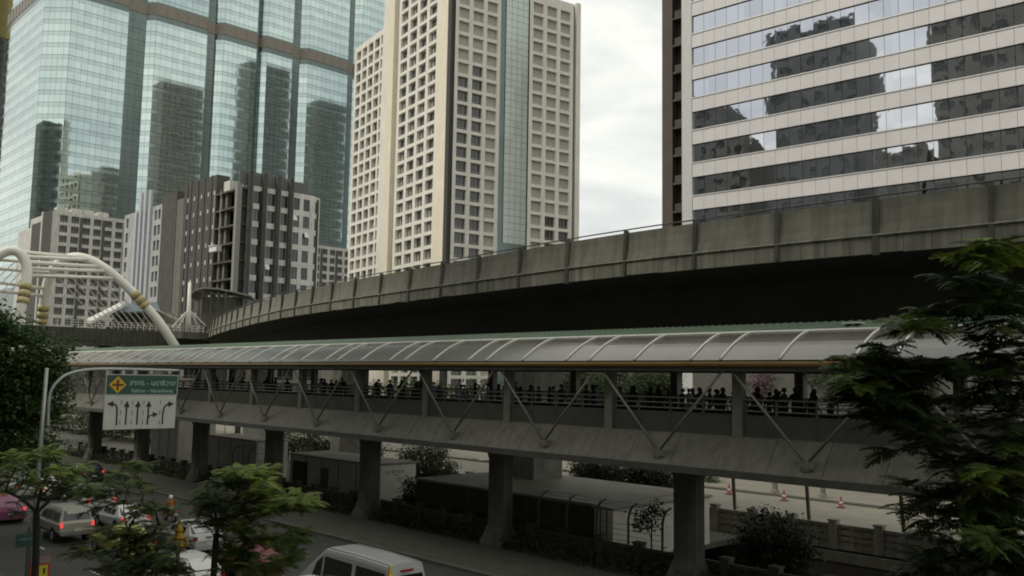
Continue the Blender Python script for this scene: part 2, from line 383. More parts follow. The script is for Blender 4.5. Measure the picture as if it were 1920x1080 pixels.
def stC(a, c): return 'dark' if ((c < zt2-16.5*FL and a > cols_C[0][1]) or random.random() < .03) else 'blind'
cols_C = cols
facade(T, O, uR, (sC0, sC1), (0, topR), cols, rows, 0.75, M_CREAM, stC, 'right_wall')
# glass strip of small panes between the two halves
g = MB(); s0, s1 = sB1+.1, sC0-.1
pane = MB(); wp = (s1-s0)/5; pane.box((0, 0, 0), (wp-.07, .06, FL/2-.07)); pm = pane.mesh('pane', glassmat('strip_glass', (0.41, 0.445, 0.41), 0.22, 0.01))
ang = math.atan2(uR[1], uR[0]); z = topR-FL/4-.2; n_ = 0
while z > 40:
    for i in range(5):
        p = V2(O, uR, s0+(i+.5)*wp, z, -.35 + (-.9 if i == 0 else 0)); 
        if n_ < 290: place(pm, 'pane', T, p, ang); n_ += 1
    z -= FL/2
g = MB(); vbox(g, O, uR, s0-.2, s1+.2, -.5, -2, 0, topR); g.build('strip_back', M_GLASSD, T)
g = MB(); vbox(g, O, uR, sy(1074), sy(1079), -.8, -3, 0, topR); g.build('slot', M_DARK, T)
g = MB(); vbox(g, O, uR, sy(1079), sy(1087), .1, -3, 0, topR+.6); g.build('pier', M_CREAM, T)
g = MB(); vbox(g, O, uR, sB0-.9, sB0, -.4, -2, 0, topR+40); g.build('slot', M_DARK, T)
# core volume and parapet
c1 = V2(O, uA, sx(741), 0, -1.15); 
s_end = sy(1086)
core(T, [V2(O, uR, 1.2, 0, -1.15), V2(O, uR, s_end-.5, 0, -1.15), V2(O, uR, s_end-.5, 0, -9), V2(O, uA, sx(790), 0, -9)], 0, topR-.6, M_CREAM)
core(T, [V2(O, uA, -1.0, 0, -1.15), V2(O, uA, sx(722), 0, -1.15), V2(O, uA, sx(722), 0, -5), V2(O, uA, -1.0, 0, -5)][::-1], 0, top_main-.5, M_CREAM, 'core')

# ---------------------------------------------------------------- teal glass tower, stepping back in bays
O = atd(109, 394, 300); O.z = 0
T = thing('glass_tower', 'teal mirror-glass tower stepping back in bays with a bronze band', 'building', O)
uY = Vector((0, 1, 0)); uX = Vector((1, 0, 0)); uD = Vector((1, 1, 0)).normalized()
FG = 4.16; PW = 2.05
z0g = onplane(120, 394, O, uY)[1]-FG*3
def zband(px, py): return onplane(px, py, O, uY)[1]
zb = zband(200, -22)
band = (zb-4.2, zb)
ZTOP = 265.0
npart = [0]; 
rest = MB(); rest2 = MB(); PAN = {}
def panes(O, u, s0, s1, z0, z1, skipband=True, dark=False):
    """panes of one facet: a tall vision pane and a short spandrel pane per storey"""
    n = max(1, round((s1-s0)/PW)); w = (s1-s0)/n; ang = math.atan2(u[1], u[0]); k = math.floor(z0/FG)
    while k*FG < z1:
        for (h0, h1, sp) in ((.06, 2.66, False), (2.72, 4.1, True)):
            za, zb_ = k*FG+h0, k*FG+h1
            if zb_ < z0 or za > z1: continue
            if zb_ > band[0] and za < band[1]: continue
            for i in range(n):
                c = V2(O, u, s0+(i+.5)*w, (za+zb_)/2, .02); px, py = proj(c)
                vis = -10 < px < 760 and -12 < py < 640
                if not vis: continue
                tilt = random.gauss(0, .0008); tz = random.gauss(0, .0008)
                if npart[0] < 300 and 60 < px < 250 and py < 380 and not dark and u is uY:
                    key = (round(w, 2), sp)
                    if key not in PAN:
                        b = MB(); b.box((0, 0, 0), (w-.06, .05, (h1-h0))); PAN[key] = b.mesh('pane', M_GLASS2 if sp else M_GLASS)
                    place(PAN[key], 'pane', T, c, rot=(tilt, 0, ang+tz)); npart[0] += 1
                else:
                    mm = rest2 if sp else rest
                    Mx = Matrix.Translation(c) @ Matrix.Rotation(ang+tz, 4, 'Z') @ Matrix.Rotation(tilt, 4, 'X')
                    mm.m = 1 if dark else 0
                    hw, hh = (w-.06)/2, (zb_-za)/2
                    mm.face([Mx @ Vector(q) for q in ((-hw, -.03, -hh), (hw, -.03, -hh), (hw, -.03, hh), (-hw, -.03, hh))])
        k += 1
sE = lambda px, py=150: onplane(px, py, O, uY)[0]
# plan of the eastern side: (chamfer, face, recess) repeated
bays = [(0.0, sE(231, 200)), (sE(273, 160), sE(384, 160)), (sE(404, 160), sE(478, 160)), (sE(487, 160), sE(546, 160)), (sE(566, 160), sE(651, 160)), (sE(667, 160), sE(760, 160))]
ch = (Vector((O.x, O.y, 0)) - uD*0)
cw = 9.5
mb_ = MB(); outline = []
Och = V2(O, uD, 0, 0)
outline.append((O.x-120, O.y-cw*.7071)); outline.append((O.x-cw*.7071, O.y-cw*.7071))
panes(Och, uD, -cw, 0, 40, ZTOP)
Ol = Vector((O.x-cw*.7071, O.y-cw*.7071, 0)); panes(Ol, uX, -46, 0, 40, ZTOP)
for i, (a, b) in enumerate(bays):
    cc = 2.6 if i else 0
    if i: 
        outline.append((O.x-cc, O.y+a)); 
        panes(Vector((O.x, O.y+a+cc, 0)), uD, -cc*1.414, 0, 40, ZTOP)
    outline.append((O.x, O.y+a+cc)); outline.append((O.x, O.y+b)); panes(O, uY, a+cc, b, 40, ZTOP)
    if i+1 < len(bays):
        nx = bays[i+1][0]; dp = 2.6+ (0.0)
        outline.append((O.x-dp, O.y+b+.05)); outline.append((O.x-dp, O.y+nx-.05))
        if nx-b > 1.0: panes(Vector((O.x-dp, O.y, 0)), uY, b+.1, nx-.1, 40, ZTOP, dark=True)  # recess panes toned dark: a reflection of dark surroundings put into the colour
outline.append((O.x-120, O.y+bays[-1][1]))
shr = [(x-.12, y-(.0 if x < O.x-50 else 0)) for x, y in outline]
core(T, shr, 0, ZTOP, M_GLASSD, 'frame_core')
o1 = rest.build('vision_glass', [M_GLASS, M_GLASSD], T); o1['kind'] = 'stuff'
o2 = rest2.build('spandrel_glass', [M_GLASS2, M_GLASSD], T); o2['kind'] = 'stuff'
# bronze band, one panel strip per facet, with bright upright fins
def bandstrip(O_, u, a, b):
    g = MB(); vbox(g, O_, u, a, b, .10, -.6, band[0], band[1]); g.build('band', M_BROWNG, T)
    n = max(1, round((b-a)/4.0)); 
    g = MB()
    for i in range(n+1): g = MB(); vbox(g, O_, u, a+(b-a)*i/n-.07, a+(b-a)*i/n+.07, .22, .10, band[0]+.02, band[1]-.02); g.build('band_fin', M_STEEL, T)
bandstrip(Och, uD, -cw, 0); bandstrip(Ol, uX, -46, 0)
for i, (a, b) in enumerate(bays):
    cc = 2.6 if i else 0; bandstrip(O, uY, a+cc, b)
    if i: bandstrip(Vector((O.x, O.y+a+cc, 0)), uD, -cc*1.414, 0)
    if i+1 < len(bays):
        g = MB(); vbox(g, Vector((O.x-2.6, O.y, 0)), uY, b+.1, bays[i+1][0]-.1, .1, -.4, band[0], band[1]); g.build('band', M_BROWNG, T)
EMP = O

# ---------------------------------------------------------------- yellow-edged tower far left
O = atd(-6, 300, 360); O.z = 0
T = thing('yellow_tower', 'tall tower with yellow piers just behind the glass tower', 'building', O)
M_YEL = mat('yellow_render', (0.74, 0.58, 0.17), 0.8, var=0.1, scale=.3)
zt_ = onplane(5, 62, O, uY)[1]
rows = [(zt_-6-3.4*k, zt_-6-3.4*k+2.2) for k in range(40) if zt_-6-3.4*k > 2]
facade(T, O, uY, (-14, 14), (0, zt_-2), [(-12, -9), (-7.5, -4), (-1.5, 1.2), (2.0, 4.4), (6, 9), (10, 13)], rows, .7, mat('grey_tile', (.23, .22, .19), .8), 'dark')
g = MB(); vbox(g, O, uY, -14, 14, .5, -1, zt_-2, zt_+22)
g.build('crown', M_YEL, T)
for s in (-3.4, 0.6, 1.5, 5.0, 9.6): g = MB(); vbox(g, O, uY, s-.35, s+.35, .6, .02, 0, zt_-2.02); g.build('pier', M_YEL, T)
core(T, [(O.x-.9, O.y-14), (O.x-.9, O.y+14), (O.x-20, O.y+14), (O.x-20, O.y-14)], 0, zt_+20, M_YEL)

# ---------------------------------------------------------------- long low office block with a window grid
O = atd(100, 398, 268); O.z = 0
T = thing('grid_office', 'long low pale office block with square windows, below the glass tower', 'building', O)
sL = lambda px, py=430: onplane(px, py, O, uY)[0]
zT = onplane(100, 394, O, uY)[1]; sW = 130.0; fl = 3.1; bw = 3.25
n = int((sW-2)/bw)
cols = [(1.5+i*bw+.5, 1.5+i*bw+2.75) for i in range(n)]
rows = [(zT-1.1-2.1-fl*k, zT-1.1-fl*k) for k in range(14) if zT-3.5-fl*k > 2]
lim = sL(262); lim2 = sL(575); lim3 = sL(660)
facade(T, O, uY, (0, sW), (0, zT), [c for c in cols if c[1] < lim or lim2 < c[0] < lim3], rows, .45, M_SPAN, 'plain' if False else 'dark')
for i in range(2, n, 2):
    s = 1.5+i*bw-.25; 
    if s < lim or lim2 < s < lim3: g = MB(); vbox(g, O, uY, s, s+.75, .35, .02, 0, zT-1.2); g.build('fin', M_STEELD, T)
core(T, [(O.x-.6, O.y), (O.x-.6, O.y+sW), (O.x-22, O.y+sW), (O.x-22, O.y)], 0, zT-.3, M_SPAN)
# dark screened end bay with a pale edge strip
g = MB(); vbox(g, O, uX, -9, -.8, .15, -1, 0, zT+.3); g.build('screen', M_MESHD, T)
g = MB(); vbox(g, O, uX, -10.2, -9, .3, -1, 0, zT+.6); g.build('edge_strip', M_SPAN, T)
g = MB(); vbox(g, O, uX, -20, -10.2, .1, -1, 0, zT-2.2); g.build('screen', M_MESHD, T)
g = MB(); vbox(g, O, uX, -34, -20, .1, -1, 0, zT-3); g.build('end_wall', M_SPAN, T)
for i in range(1, 6):
    g = MB(); vbox(g, O, uX, -9+8.2*i/6-.05, -9+8.2*i/6+.05, .22, .15, 0, zT); g.build('screen_rib', M_STEELD, T)
for px in (122, 150, 172, 199):   # rooftop air handlers
    s = sL(px, 390); g = MB(); vbox(g, O, uY, s-1.6, s+1.6, -2, -5, zT+.02, zT+1.5); vbox(g, O, uY, s-1.3, s+1.3, -2.3, -4.6, zT+1.5, zT+1.75)
    tag(g.build('rooftop_unit', M_SPAN), 'boxy pale ventilation unit on the low office block roof', 'rooftop unit', 'rooftop units')

# ---------------------------------------------------------------- block under refurbishment: open corner, dark screens, white bands
O = atd(452, 430, 168); O.z = 0
T = thing('refurbished_block', 'mid-rise block under refurbishment with dark fins and an open corner', 'building', O)
sR = lambda px, py=440: onplane(px, py, O, uY)[0]; sLf = lambda px, py=440: onplane(px, py, O, uX)[0]
zT = onplane(470, 347, O, uY)[1]; fl = 3.42
rows = [(zT-1.0-2.35-fl*k, zT-1.0-fl*k) for k in range(9) if zT-3.4-fl*k > 1]
edges = [sR(p) for p in (464, 491, 517, 541, 563, 582)]
cols = [(a+.45, b-.35) for a, b in zip(edges[:-1], edges[1:])]
random.seed(11)
facade(T, O, uY, (sR(462), sR(584)), (0, zT), cols, rows, .3, mat('white_band', (.74, .725, .67), .7, var=.12, scale=.5, streak=.2), lambda a, c: 'louvre' if c > zT-4 else 'plain')
# chamfered end
e0 = V2(O, uY, sR(584), 0); uc = Vector((-1, 1.6, 0)).normalized()
facade(T, e0, uc, (0, 3.2), (0, zT), [(1.1, 2.3)], rows, .3, MATS['white_band'], 'plain')
for i, p in enumerate((464, 491, 517, 541)):
    g = MB(); s = sR(p); vbox(g, O, uY, s-.42, s+.3, .75, .02, 0, zT+2.6); g.build('fin', M_MESHD, T)
    g = MB(); vbox(g, O, uY, s+.3, s+.42, .8, .05, 0, zT-.2); g.build('fin_edge', M_STEEL, T)
opened = MB(); opened.box((0, -.35, 0), (.9, .04, 1.1)); om = opened.mesh('open_sash', M_WHITE)
for px, py in ((550, 410), (572, 443), (498, 502)):
    s, z = onplane(px, py, O, uY); place(om, 'open_sash', T, V2(O, uY, s, z, .25), rot=(rad(-22), 0, pi/2))
# roof screen of dark panels above
for i, (p0, p1, h) in enumerate(((452, 490, 2.7), (491, 516, 2.7), (517, 540, 2.65), (541, 580, 2.3))):
    g = MB(); vbox(g, O, uY, sR(p0, 320), sR(p1, 320), -.4, -.6, zT, zT+h); g.build('roof_screen', mat('screen_grey', (.13, .128, .12), .5, var=.2), T)
# open corner: bare slabs, columns, tall pale duct
s0c = sLf(404); c0 = sR(462)
for k in range(10):
    z = zT-.6-fl*k
    if z < 3: break
    g = MB(); vbox(g, O, uX, s0c, -.1, .4, -8, z-.35, z); g.build('floor_slab', M_CONCD, T)
for s in (s0c+1.2, s0c+3.4):
    g = MB(); vbox(g, O, uX, s-.4, s+.4, -.3, -1.1, 0, zT-.6); g.build('column', M_CONC, T)
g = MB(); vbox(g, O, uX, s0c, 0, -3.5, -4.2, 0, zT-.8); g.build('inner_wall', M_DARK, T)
g = MB(); vbox(g, O, uY, sR(437, 400), sR(446, 400), 1.3, .4, 0, zT-.2); g.build('duct', M_STEEL, T)
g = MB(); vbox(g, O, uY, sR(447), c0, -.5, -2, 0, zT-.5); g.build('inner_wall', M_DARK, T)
g = MB(); vbox(g, O, uX, s0c+2.2, s0c+4.8, -.2, -3, zT-.55, zT+1.6); g.build('lift_housing', M_SPAN, T)
# left face: stretches of different cladding
def seg(p0, p1, d, m, ztop, name): 
    g = MB(); vbox(g, O, uX, sLf(p0), sLf(p1)-.03, d, -2.5, 0, ztop); return g.build(name, m, T)
zTl = zT+2.0
seg(344, 404, .25, M_MESHD, zTl+1.4, 'screen')
seg(330, 344, .1, M_CONC, zTl-1.2, 'wall'); seg(303, 330, .2, M_MESHD, zTl+.8, 'screen')
sv = MB(); sv.box((0, 0, 0), (.5, .1, .85)); svm = sv.mesh('vent', M_SPAN)
for k in range(8):
    for j, p in enumerate((352, 364, 377, 390, 401)):
        s = sLf(p); z = zTl-1.0-fl*k-.0
        if z > 6: place(svm, 'vent', T, V2(O, uX, s, z-1.2, .3), 0)
for p in (351, 358, 371, 383, 396):
    g = MB(); s = sLf(p); vbox(g, O, uX, s-.25, s-.05, .42, .26, 0, zTl+1.5); g.build('screen_rib', M_STEELD, T)
zP = zTl-1.0
rows2 = [(zP-1.0-2.2-fl*k, zP-1.0-fl*k) for k in range(9) if zP-3.3-fl*k > 1]
ea, eb = sLf(232), sLf(303)
facade(T, O, uX, (ea, eb), (0, zP), [(ea+1.2, ea+2.6), (eb-4.4, eb-3.1), (eb-2.5, eb-1.2)], rows2, .4, mat('pale_wall', (.42, .42, .41), .8, var=.18, scale=.4, streak=.2), 'plain')
for i, p in enumerate((256, 264, 272, 281)):
    g = MB(); s = sLf(p); vbox(g, O, uX, s-.55, s+.55, .5, .02, 0, zP + (3.9 if i > 0 else -.3)); g.build('fin', mat('pale_blue_fin', (.45, .47, .49), .6, var=.12), T)
core(T, [(O.x+ea+.2, O.y+.7), (O.x+s0c, O.y+.7), (O.x+s0c, O.y+5), (O.x-.9, O.y+5), (O.x-.9, O.y+sR(584)+2), (O.x+ea, O.y+sR(584)+2)], 0, zT-.4, M_MESHD)
# hanging work platform
s, z = onplane(417, 468, O, uX)
g = MB(); vbox(g, O, uX, s-1.5, s+1.5, 2.0, .9, z-.6, z+.55); vbox(g, O, uX, s-1.35, s+1.35, 2.3, 2.02, z+.5, z+.62)
for q_ in (-1.3, 1.3): vbox(g, O, uX, s+q_-.03, s+q_+.03, 1.5, 1.44, z+.55, zT-.5)
tag(g.build('work_platform', M_WHITE), 'white suspended work platform hung at the open corner of the refurbished block', 'platform')

# ---------------------------------------------------------------- right office tower: pale bands and mirror glass
O = atd(1285, 300, 96); O.z = 0
u = -hd(48.3)
T = thing('banded_office', 'office tower with pale pinkish bands and long mirrored window rows', 'building', O)
s_at = lambda px, py: onplane(px, py, O, u)
zl = onplane(1291, 368, O, u)[1]; FH = zl - onplane(1298, 443, O, u)[1]
FH = (onplane(1289, 307, O, u)[1]-zl)
SEND = s_at(1990, 200)[0]; bay = 1.34; nb = int(SEND/bay)
wh = FH*.535
ang = math.atan2(u[1], u[0])
pm = MB(); pm.box((0, .04, 0), (bay-.035, .08, wh-.02)); pm = pm.mesh('window_pane', M_OFFG)
cm = MB(); cm.box((0, 0, 0), (bay-.03, .16, FH-wh-.16)); cm = cm.mesh('cladding_panel', M_PINKP)
k0 = -int((zl-8)/FH); zbt = zl
s_off = .9
for k in range(-2, 10):
    zb_ = zl + k*FH
    for i in range(nb):
        s = s_off + (i+.5)*bay
        c = V2(O, u, s, zb_+wh/2, -.12); px, py = proj(c)
        if -30 < py < 560 and px < 1960 and k0 <= k:
            place(pm, 'window_pane', T, c, rot=(random.gauss(0, .0035), 0, ang+random.gauss(0, .0035)))
            place(cm, 'cladding_panel', T, V2(O, u, s, zb_+wh+(FH-wh)/2, 0), ang)
    g = MB(); vbox(g, O, u, s_off, s_off+nb*bay, .16, -.1, zb_-.10, zb_); g.build('sill', mat('sill_bright', (.7, .68, .66), .3, metal=.3, var=.04), T)
g = MB(); vbox(g, O, u, -.35, s_off-.03, .12, -1, 0, zl+11*FH); g.build('edge_pier', mat('edge_white', (.56, .55, .54), .5, var=.06), T)
core(T, [V2(O, u, -.2, 0, -.35), V2(O, u, s_off+nb*bay, 0, -.35), V2(O, u, s_off+nb*bay, 0, -25), V2(O, u, -.2, 0, -25)], 0, zl+11*FH, M_MESHD)
g = MB(); vbox(g, O, u, s_off, s_off+nb*bay, .2, -.3, 0, zl-2*FH-.3); g.build('base_wall', mat('podium_dark', (.10, .098, .085), .7, var=.2), T)
# brown rear wing with balcony notches
Tn = MB(); M_BRW = mat('brown_tile', (.105, .075, .068), .8, var=.15, scale=.5)
o_ = V2(O, u, 0, 0, -7)
sw0 = onplane(1243, 5, o_, u)[0]; sw1 = onplane(1262, 5, o_, u)[0]
vbox(Tn, o_, u, sw0, sw1, .2, -14, 0, zl+11*FH); Tn.build('rear_wing', M_BRW, T)
Tn = MB(); vbox(Tn, o_, u, sw1, sw1+2.2, -.9, -8, 0, zl+11*FH); Tn.build('balcony_recess', M_DARK, T)
for k in range(-6, 20):
    z = zl+k*FH*.94
    if z < 3 : continue
    g = MB(); vbox(g, o_, u, sw1, sw1+2.1, .15, -.9, z-.12, z+.12); g.build('balcony_slab', M_CONCD, T)
    g = MB(); vbox(g, o_, u, sw1+.2, sw1+1.5, .0, -.9, z+.12, z+1.0); g.build('balcony_box', M_MESHD, T)
g = MB(); vbox(g, o_, u, sw1+1.75, sw1+2.3, .3, -.9, 0, zl+11*FH); g.build('balcony_edge', M_BRW, T)
OFF = (Vector(O), Vector(u))

# ================================================================ covered skywalk
M_ROOFP = mat('smoky_polycarbonate', (0.125, 0.113, 0.097), 0.17, var=0.14, scale=0.5, spec=1.0, streak=0.1)
M_GREEN = mat('green_roof_sheet', (0.115, 0.165, 0.11), 0.6, var=0.12, scale=0.7)
M_OCHRE = mat('ochre_beam', (0.22, 0.135, 0.035), 0.45, var=0.12, scale=1.5)
M_FASC = mat('fascia_panel', (0.125, 0.119, 0.095), 0.7, var=0.1, scale=0.7, streak=0.3)
M_INFILL = mat('infill_panel', (0.07, 0.068, 0.056), 0.75, var=0.15, scale=0.9)
M_POST = mat('post_paint', (0.165, 0.16, 0.132), 0.6, var=0.12)
X0, X1 = -104.0, 2.0
T = thing('covered_skywalk', 'long covered footbridge with curved smoky roof and ochre eave beam', 'footbridge', (-50, 33.8, 0))
def arc(t, back=False):
    """roof curve from eave (t=0) to purlin (t=1)"""
    a = t*rad(52); y = sin(a)/sin(rad(52)); z = 1-(1-y)**1.55
    Y = 30.2+2.25*t; Z = 9.87+1.15*(1-(1-t)**1.45)
    return (67.6-Y if back else Y), Z
ribs = []
x = -6.1+6.8
base = 0.7
while base > X0-7:
    for o in (0, -1.4, -4.25):
        if X0 <= base+o <= X1: ribs.append(base+o)
    base -= 6.8
ribs = sorted(ribs)
PC = {}
for a, b in zip(ribs[:-1], ribs[1:]):
    w = round(b-a, 2)
    for back in (False, True):
        k = (w, back)
        if k not in PC:
            g = MB(); N = 8; hw = w/2
            rg = [[(-hw, arc(i/N, back)[0], arc(i/N, back)[1]), (hw, arc(i/N, back)[0], arc(i/N, back)[1])] for i in range(N+1)]
            for r0_, r1_ in zip(rg[:-1], rg[1:]): g.face([r0_[0], r0_[1], r1_[1], r1_[0]])
            PC[k] = g.mesh('roof_panel', M_ROOFP, smooth=True)
        place(PC[k], 'roof_panel', T, ((a+b)/2, 0, 0))
g = MB(); g.tube([(0, arc(i/8)[0], arc(i/8)[1]+.03) for i in range(9)], .042, 6); rm = g.mesh('roof_rib', M_WHITE, smooth=True)
for r_ in ribs: place(rm, 'roof_rib', T, (r_, 0, 0))
g = MB(); g.tube([(X0, 32.47, 11.06), (X1, 32.47, 11.06)], .06, 8); g.build('purlin', M_WHITE, T)
g = MB(); g.tube([(X0, 35.13, 11.06), (X1, 35.13, 11.06)], .06, 8); g.build('purlin', M_WHITE, T)
# corrugated green ridge sheets
def corr(L_):
    g = MB(); n = int(L_/.34); w = L_/n; f = [(.0, 0), (.5, 0), (.62, .035), (.88, .035), (1, 0)]
    for i in range(n):
        for (p, h), (q, h2) in zip(f[:-1], f[1:]):
            xa, xb = -L_/2+(i+p)*w, -L_/2+(i+q)*w
            g.face([(xa, 32.5, 11.09+h), (xb, 32.5, 11.09+h2), (xb, 34.4, 11.52+h2), (xa, 34.4, 11.52+h)])
            g.face([(xa, 34.4, 11.52+h), (xb, 34.4, 11.52+h2), (xb, 35.1, 11.30+h2), (xa, 35.1, 11.30+h)])
    return g.mesh('ridge_sheet', M_GREEN)
Ls = 6.8; cmesh = corr(Ls); x = X1-Ls/2
while x > X0: place(cmesh, 'ridge_sheet', T, (x, 0, random.uniform(-.004, .004))); x -= Ls
# ochre eave beams, ceiling, slab, fascia
for ys in (1, -1):
    yy = lambda v: 33.8+(v-33.8)*ys
    g = MB(); g.tube([(X0, yy(30.28), 9.72), (X1, yy(30.28), 9.72)], .115, 12); g.build('eave_beam', M_OCHRE, T, smooth=True)
    g = MB(); g.b2((X0, yy(30.32), 9.44), (X1, yy(30.75), 9.58)); g.build('gutter', M_STEELD, T)
    g = MB(); g.b2((X0, yy(30.22), 5.36), (X1, yy(30.52), 5.64)); g.build('edge_lip', M_STEELD, T)
    g = MB(); g.b2((X0, yy(31.25), 6.7), (X1, yy(31.45), 6.9)); g.build('edge_beam', M_POST, T)
    for zz in (7.9, 8.12, 8.34):
        g = MB(); g.tube([(X0, yy(31.3), zz), (X1, yy(31.3), zz)], .028 if zz < 8.3 else .04, 6); g.build('handrail', M_STEEL, T)
g = MB(); g.b2((X0, 30.55, 5.42), (X1, 37.05, 5.9)); g.build('deck_soffit', M_CONCD, T)
g = MB(); g.b2((X0, 31.46, 6.75), (X1, 36.1, 7.08)); g.build('walk_floor', M_CONC, T)
fw = 2.2; g = MB(); g.hexa([(-fw/2+.012, 30.24, 5.645), (fw/2-.012, 30.24, 5.645), (fw/2-.012, 31.3, 5.645), (-fw/2+.012, 31.3, 5.645)],
                          [(-fw/2+.012, 31.18, 6.86), (fw/2-.012, 31.18, 6.86), (fw/2-.012, 31.24, 6.86), (-fw/2+.012, 31.24, 6.86)]); fm = g.mesh('fascia_panel', M_FASC)
i = 0; x = X1-fw/2
while x > X0: place(fm, 'fascia_panel', T, (x, random.uniform(-.006, .006), 0)); place(fm, 'fascia_panel', T, (x, 67.6, 0), rz=pi) if False else None; x -= fw
g = MB(); g.hexa([(X0, 36.3, 5.645), (X1, 36.3, 5.645), (X1, 37.36, 5.645), (X0, 37.36, 5.645)], [(X0, 36.36, 6.86), (X1, 36.36, 6.86), (X1, 36.42, 6.86), (X0, 36.42, 6.86)]); g.build('rear_fascia', M_FASC, T)
# posts every 6.6 m, infill panels and stanchions between
PX = [-19.57-6.6*k for k in range(-3, 13)]
pm = MB(); pm.box((0, 0, 8.2), (.42, .36, 2.75)); pm = pm.mesh('post', M_POST)
im = MB(); im.box((0, 0, 7.32), (1.55, .05, .86)); im = im.mesh('infill_panel', M_INFILL)
sm = MB(); sm.box((0, 0, 7.58), (.07, .07, 1.5)); sm = sm.mesh('stanchion', M_STEELD)
for px_ in PX:
    for yv in (31.33, 36.27): place(pm, 'post', T, (px_, yv, 0))
    for k in range(4):
        for yv in (31.3, 36.3):
            place(im, 'infill_panel', T, (px_+1.65*(k+.5), yv, 0)); place(sm, 'stanchion', T, (px_+1.65*k+(.34 if k == 0 else 0), yv, 0))
# V braces outside the rail
xn = [p-3.3+.03 for p in PX]
bm_ = {}
for s_ in (-1, 1):
    g = MB(); g.tube([(0, 30.42, 6.12), (s_*3.12, 30.45, 9.5)], .055, 8); bm_[s_] = g.mesh('brace', mat('brace_paint', (.15, .146, .12), .4, var=.1), smooth=True)
gm = MB(); gm.box((0, 30.5, 6.08), (.5, .34, .26)); gm.box((0, 30.6, 5.95), (.3, .5, .2)); gm = gm.mesh('brace_shoe', M_POST)
for x in xn:
    for s_ in (-1, 1): place(bm_[s_], 'brace', T, (x, 0, 0))
    place(gm, 'brace_shoe', T, (x, 0, 0))
# concrete pillars with flared feet
g = MB()
def octa(w, z, c=.22): 
    h_ = w/2; q = h_-w*c
    return [(q, -h_, z), (h_, -q, z), (h_, q, z), (q, h_, z), (-q, h_, z), (-h_, q, z), (-h_, -q, z), (-q, -h_, z)]
g.loft([octa(1.75, .13, .12), octa(1.75, .3, .12), octa(1.18, 1.25), octa(1.18, 4.7), octa(1.6, 5.43)])
pl = g.mesh('pillar', M_CONCD)
for k in range(-2, 7): place(pl, 'pillar', T, (-23.7-12.2*k, 33.8, 0))
# end closure of the roof at the near and far ends (ceiling sheet)
g = MB(); g.b2((X0, 31.0, 9.60), (X1, 36.6, 9.66)); g.build('ceiling', mat('ceiling_panel', (.12, .118, .105), .8), T)
# ceiling strip fan boxes
# loose board lying on the roof
c = aty(1600, 610, 33.2); g = MB(); g.box((c.x, 33.2, 11.33+.02), (.7, .5, .05)); tag(g.build('loose_board', M_WHITE), 'small white board lying on the green ridge roof', 'board')

# ================================================================ elevated railway viaduct
path = [(30, 36.2), (8, 35.8), (-10.5, 35.6), (-20, 35.15), (-30, 35.35), (-40, 36.5), (-52, 38.15), (-67, 40.4), (-84, 44.6), (-106, 51.6), (-124, 58.2), (-150, 69)]
def catmull(P_, n=24):
    o = []
    for i in range(len(P_)-1):
        p0, p1, p2, p3 = [Vector(P_[max(0, min(len(P_)-1, j))]) for j in (i-1, i, i+1, i+2)]
        for k in range(n):
            t = k/n; o.append(.5*((2*p1)+(p2-p0)*t+(2*p0-5*p1+4*p2-p3)*t*t+(3*p1-p0-3*p2+p3)*t**3))
    o.append(Vector(P_[-1])); return o
fine = catmull(path)
for _ in range(60): fine = [fine[0]]+[(a+b*2+c)/4 for a, b, c in zip(fine[:-2], fine[1:-1], fine[2:])]+[fine[-1]]
cum = [0]
for a, b in zip(fine[:-1], fine[1:]): cum.append(cum[-1]+(b-a).length)
def at_s(s):
    s = max(0, min(cum[-1]-1e-4, s)); lo = 0
    while cum[lo+1] < s: lo += 1
    t = (s-cum[lo])/(cum[lo+1]-cum[lo]); p = fine[lo].lerp(fine[lo+1], t)
    a, b = fine[max(0, lo-3)], fine[min(len(fine)-1, lo+4)]; d = (b-a).normalized(); return p, d
def P3(s, off, z):
    """off: metres inward from the front edge (away from the camera side)"""
    p, d = at_s(s); n = Vector((d.y, -d.x)) if True else None   # d runs towards -X, so (d.y,-d.x) points to +Y
    return Vector((p.x+n.x*off, p.y+n.y*off, z))
T = thing('rail_viaduct', 'curving concrete elevated railway with panelled parapet above the skywalk', 'viaduct', (-60, 44, 0))
M_VPAN = mat('parapet_panel', (0.205, 0.20, 0.16), 0.75, var=0.16, scale=1.1, streak=0.28, bump=.1)
M_VCON = mat('parapet_concrete', (0.26, 0.25, 0.205), 0.85, var=0.18, scale=1.0, streak=0.45, bump=.15)
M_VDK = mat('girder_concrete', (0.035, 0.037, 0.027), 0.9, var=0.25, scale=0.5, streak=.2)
NS = 150; ss = [cum[-1]*i/NS for i in range(NS+1)]
def sweep(prof_, name, m, closed=True):
    g = MB(); g.loft([[P3(s, o, z) for o, z in prof_] for s in ss], closed=closed); return g.build(name, m, T)
sweep([(0.02, 14.32), (2.6, 13.7), (3.3, 11.75), (6.7, 11.75), (7.4, 13.7), (9.98, 14.32), (9.98, 14.6), (.02, 14.6)], 'box_girder', M_VDK)
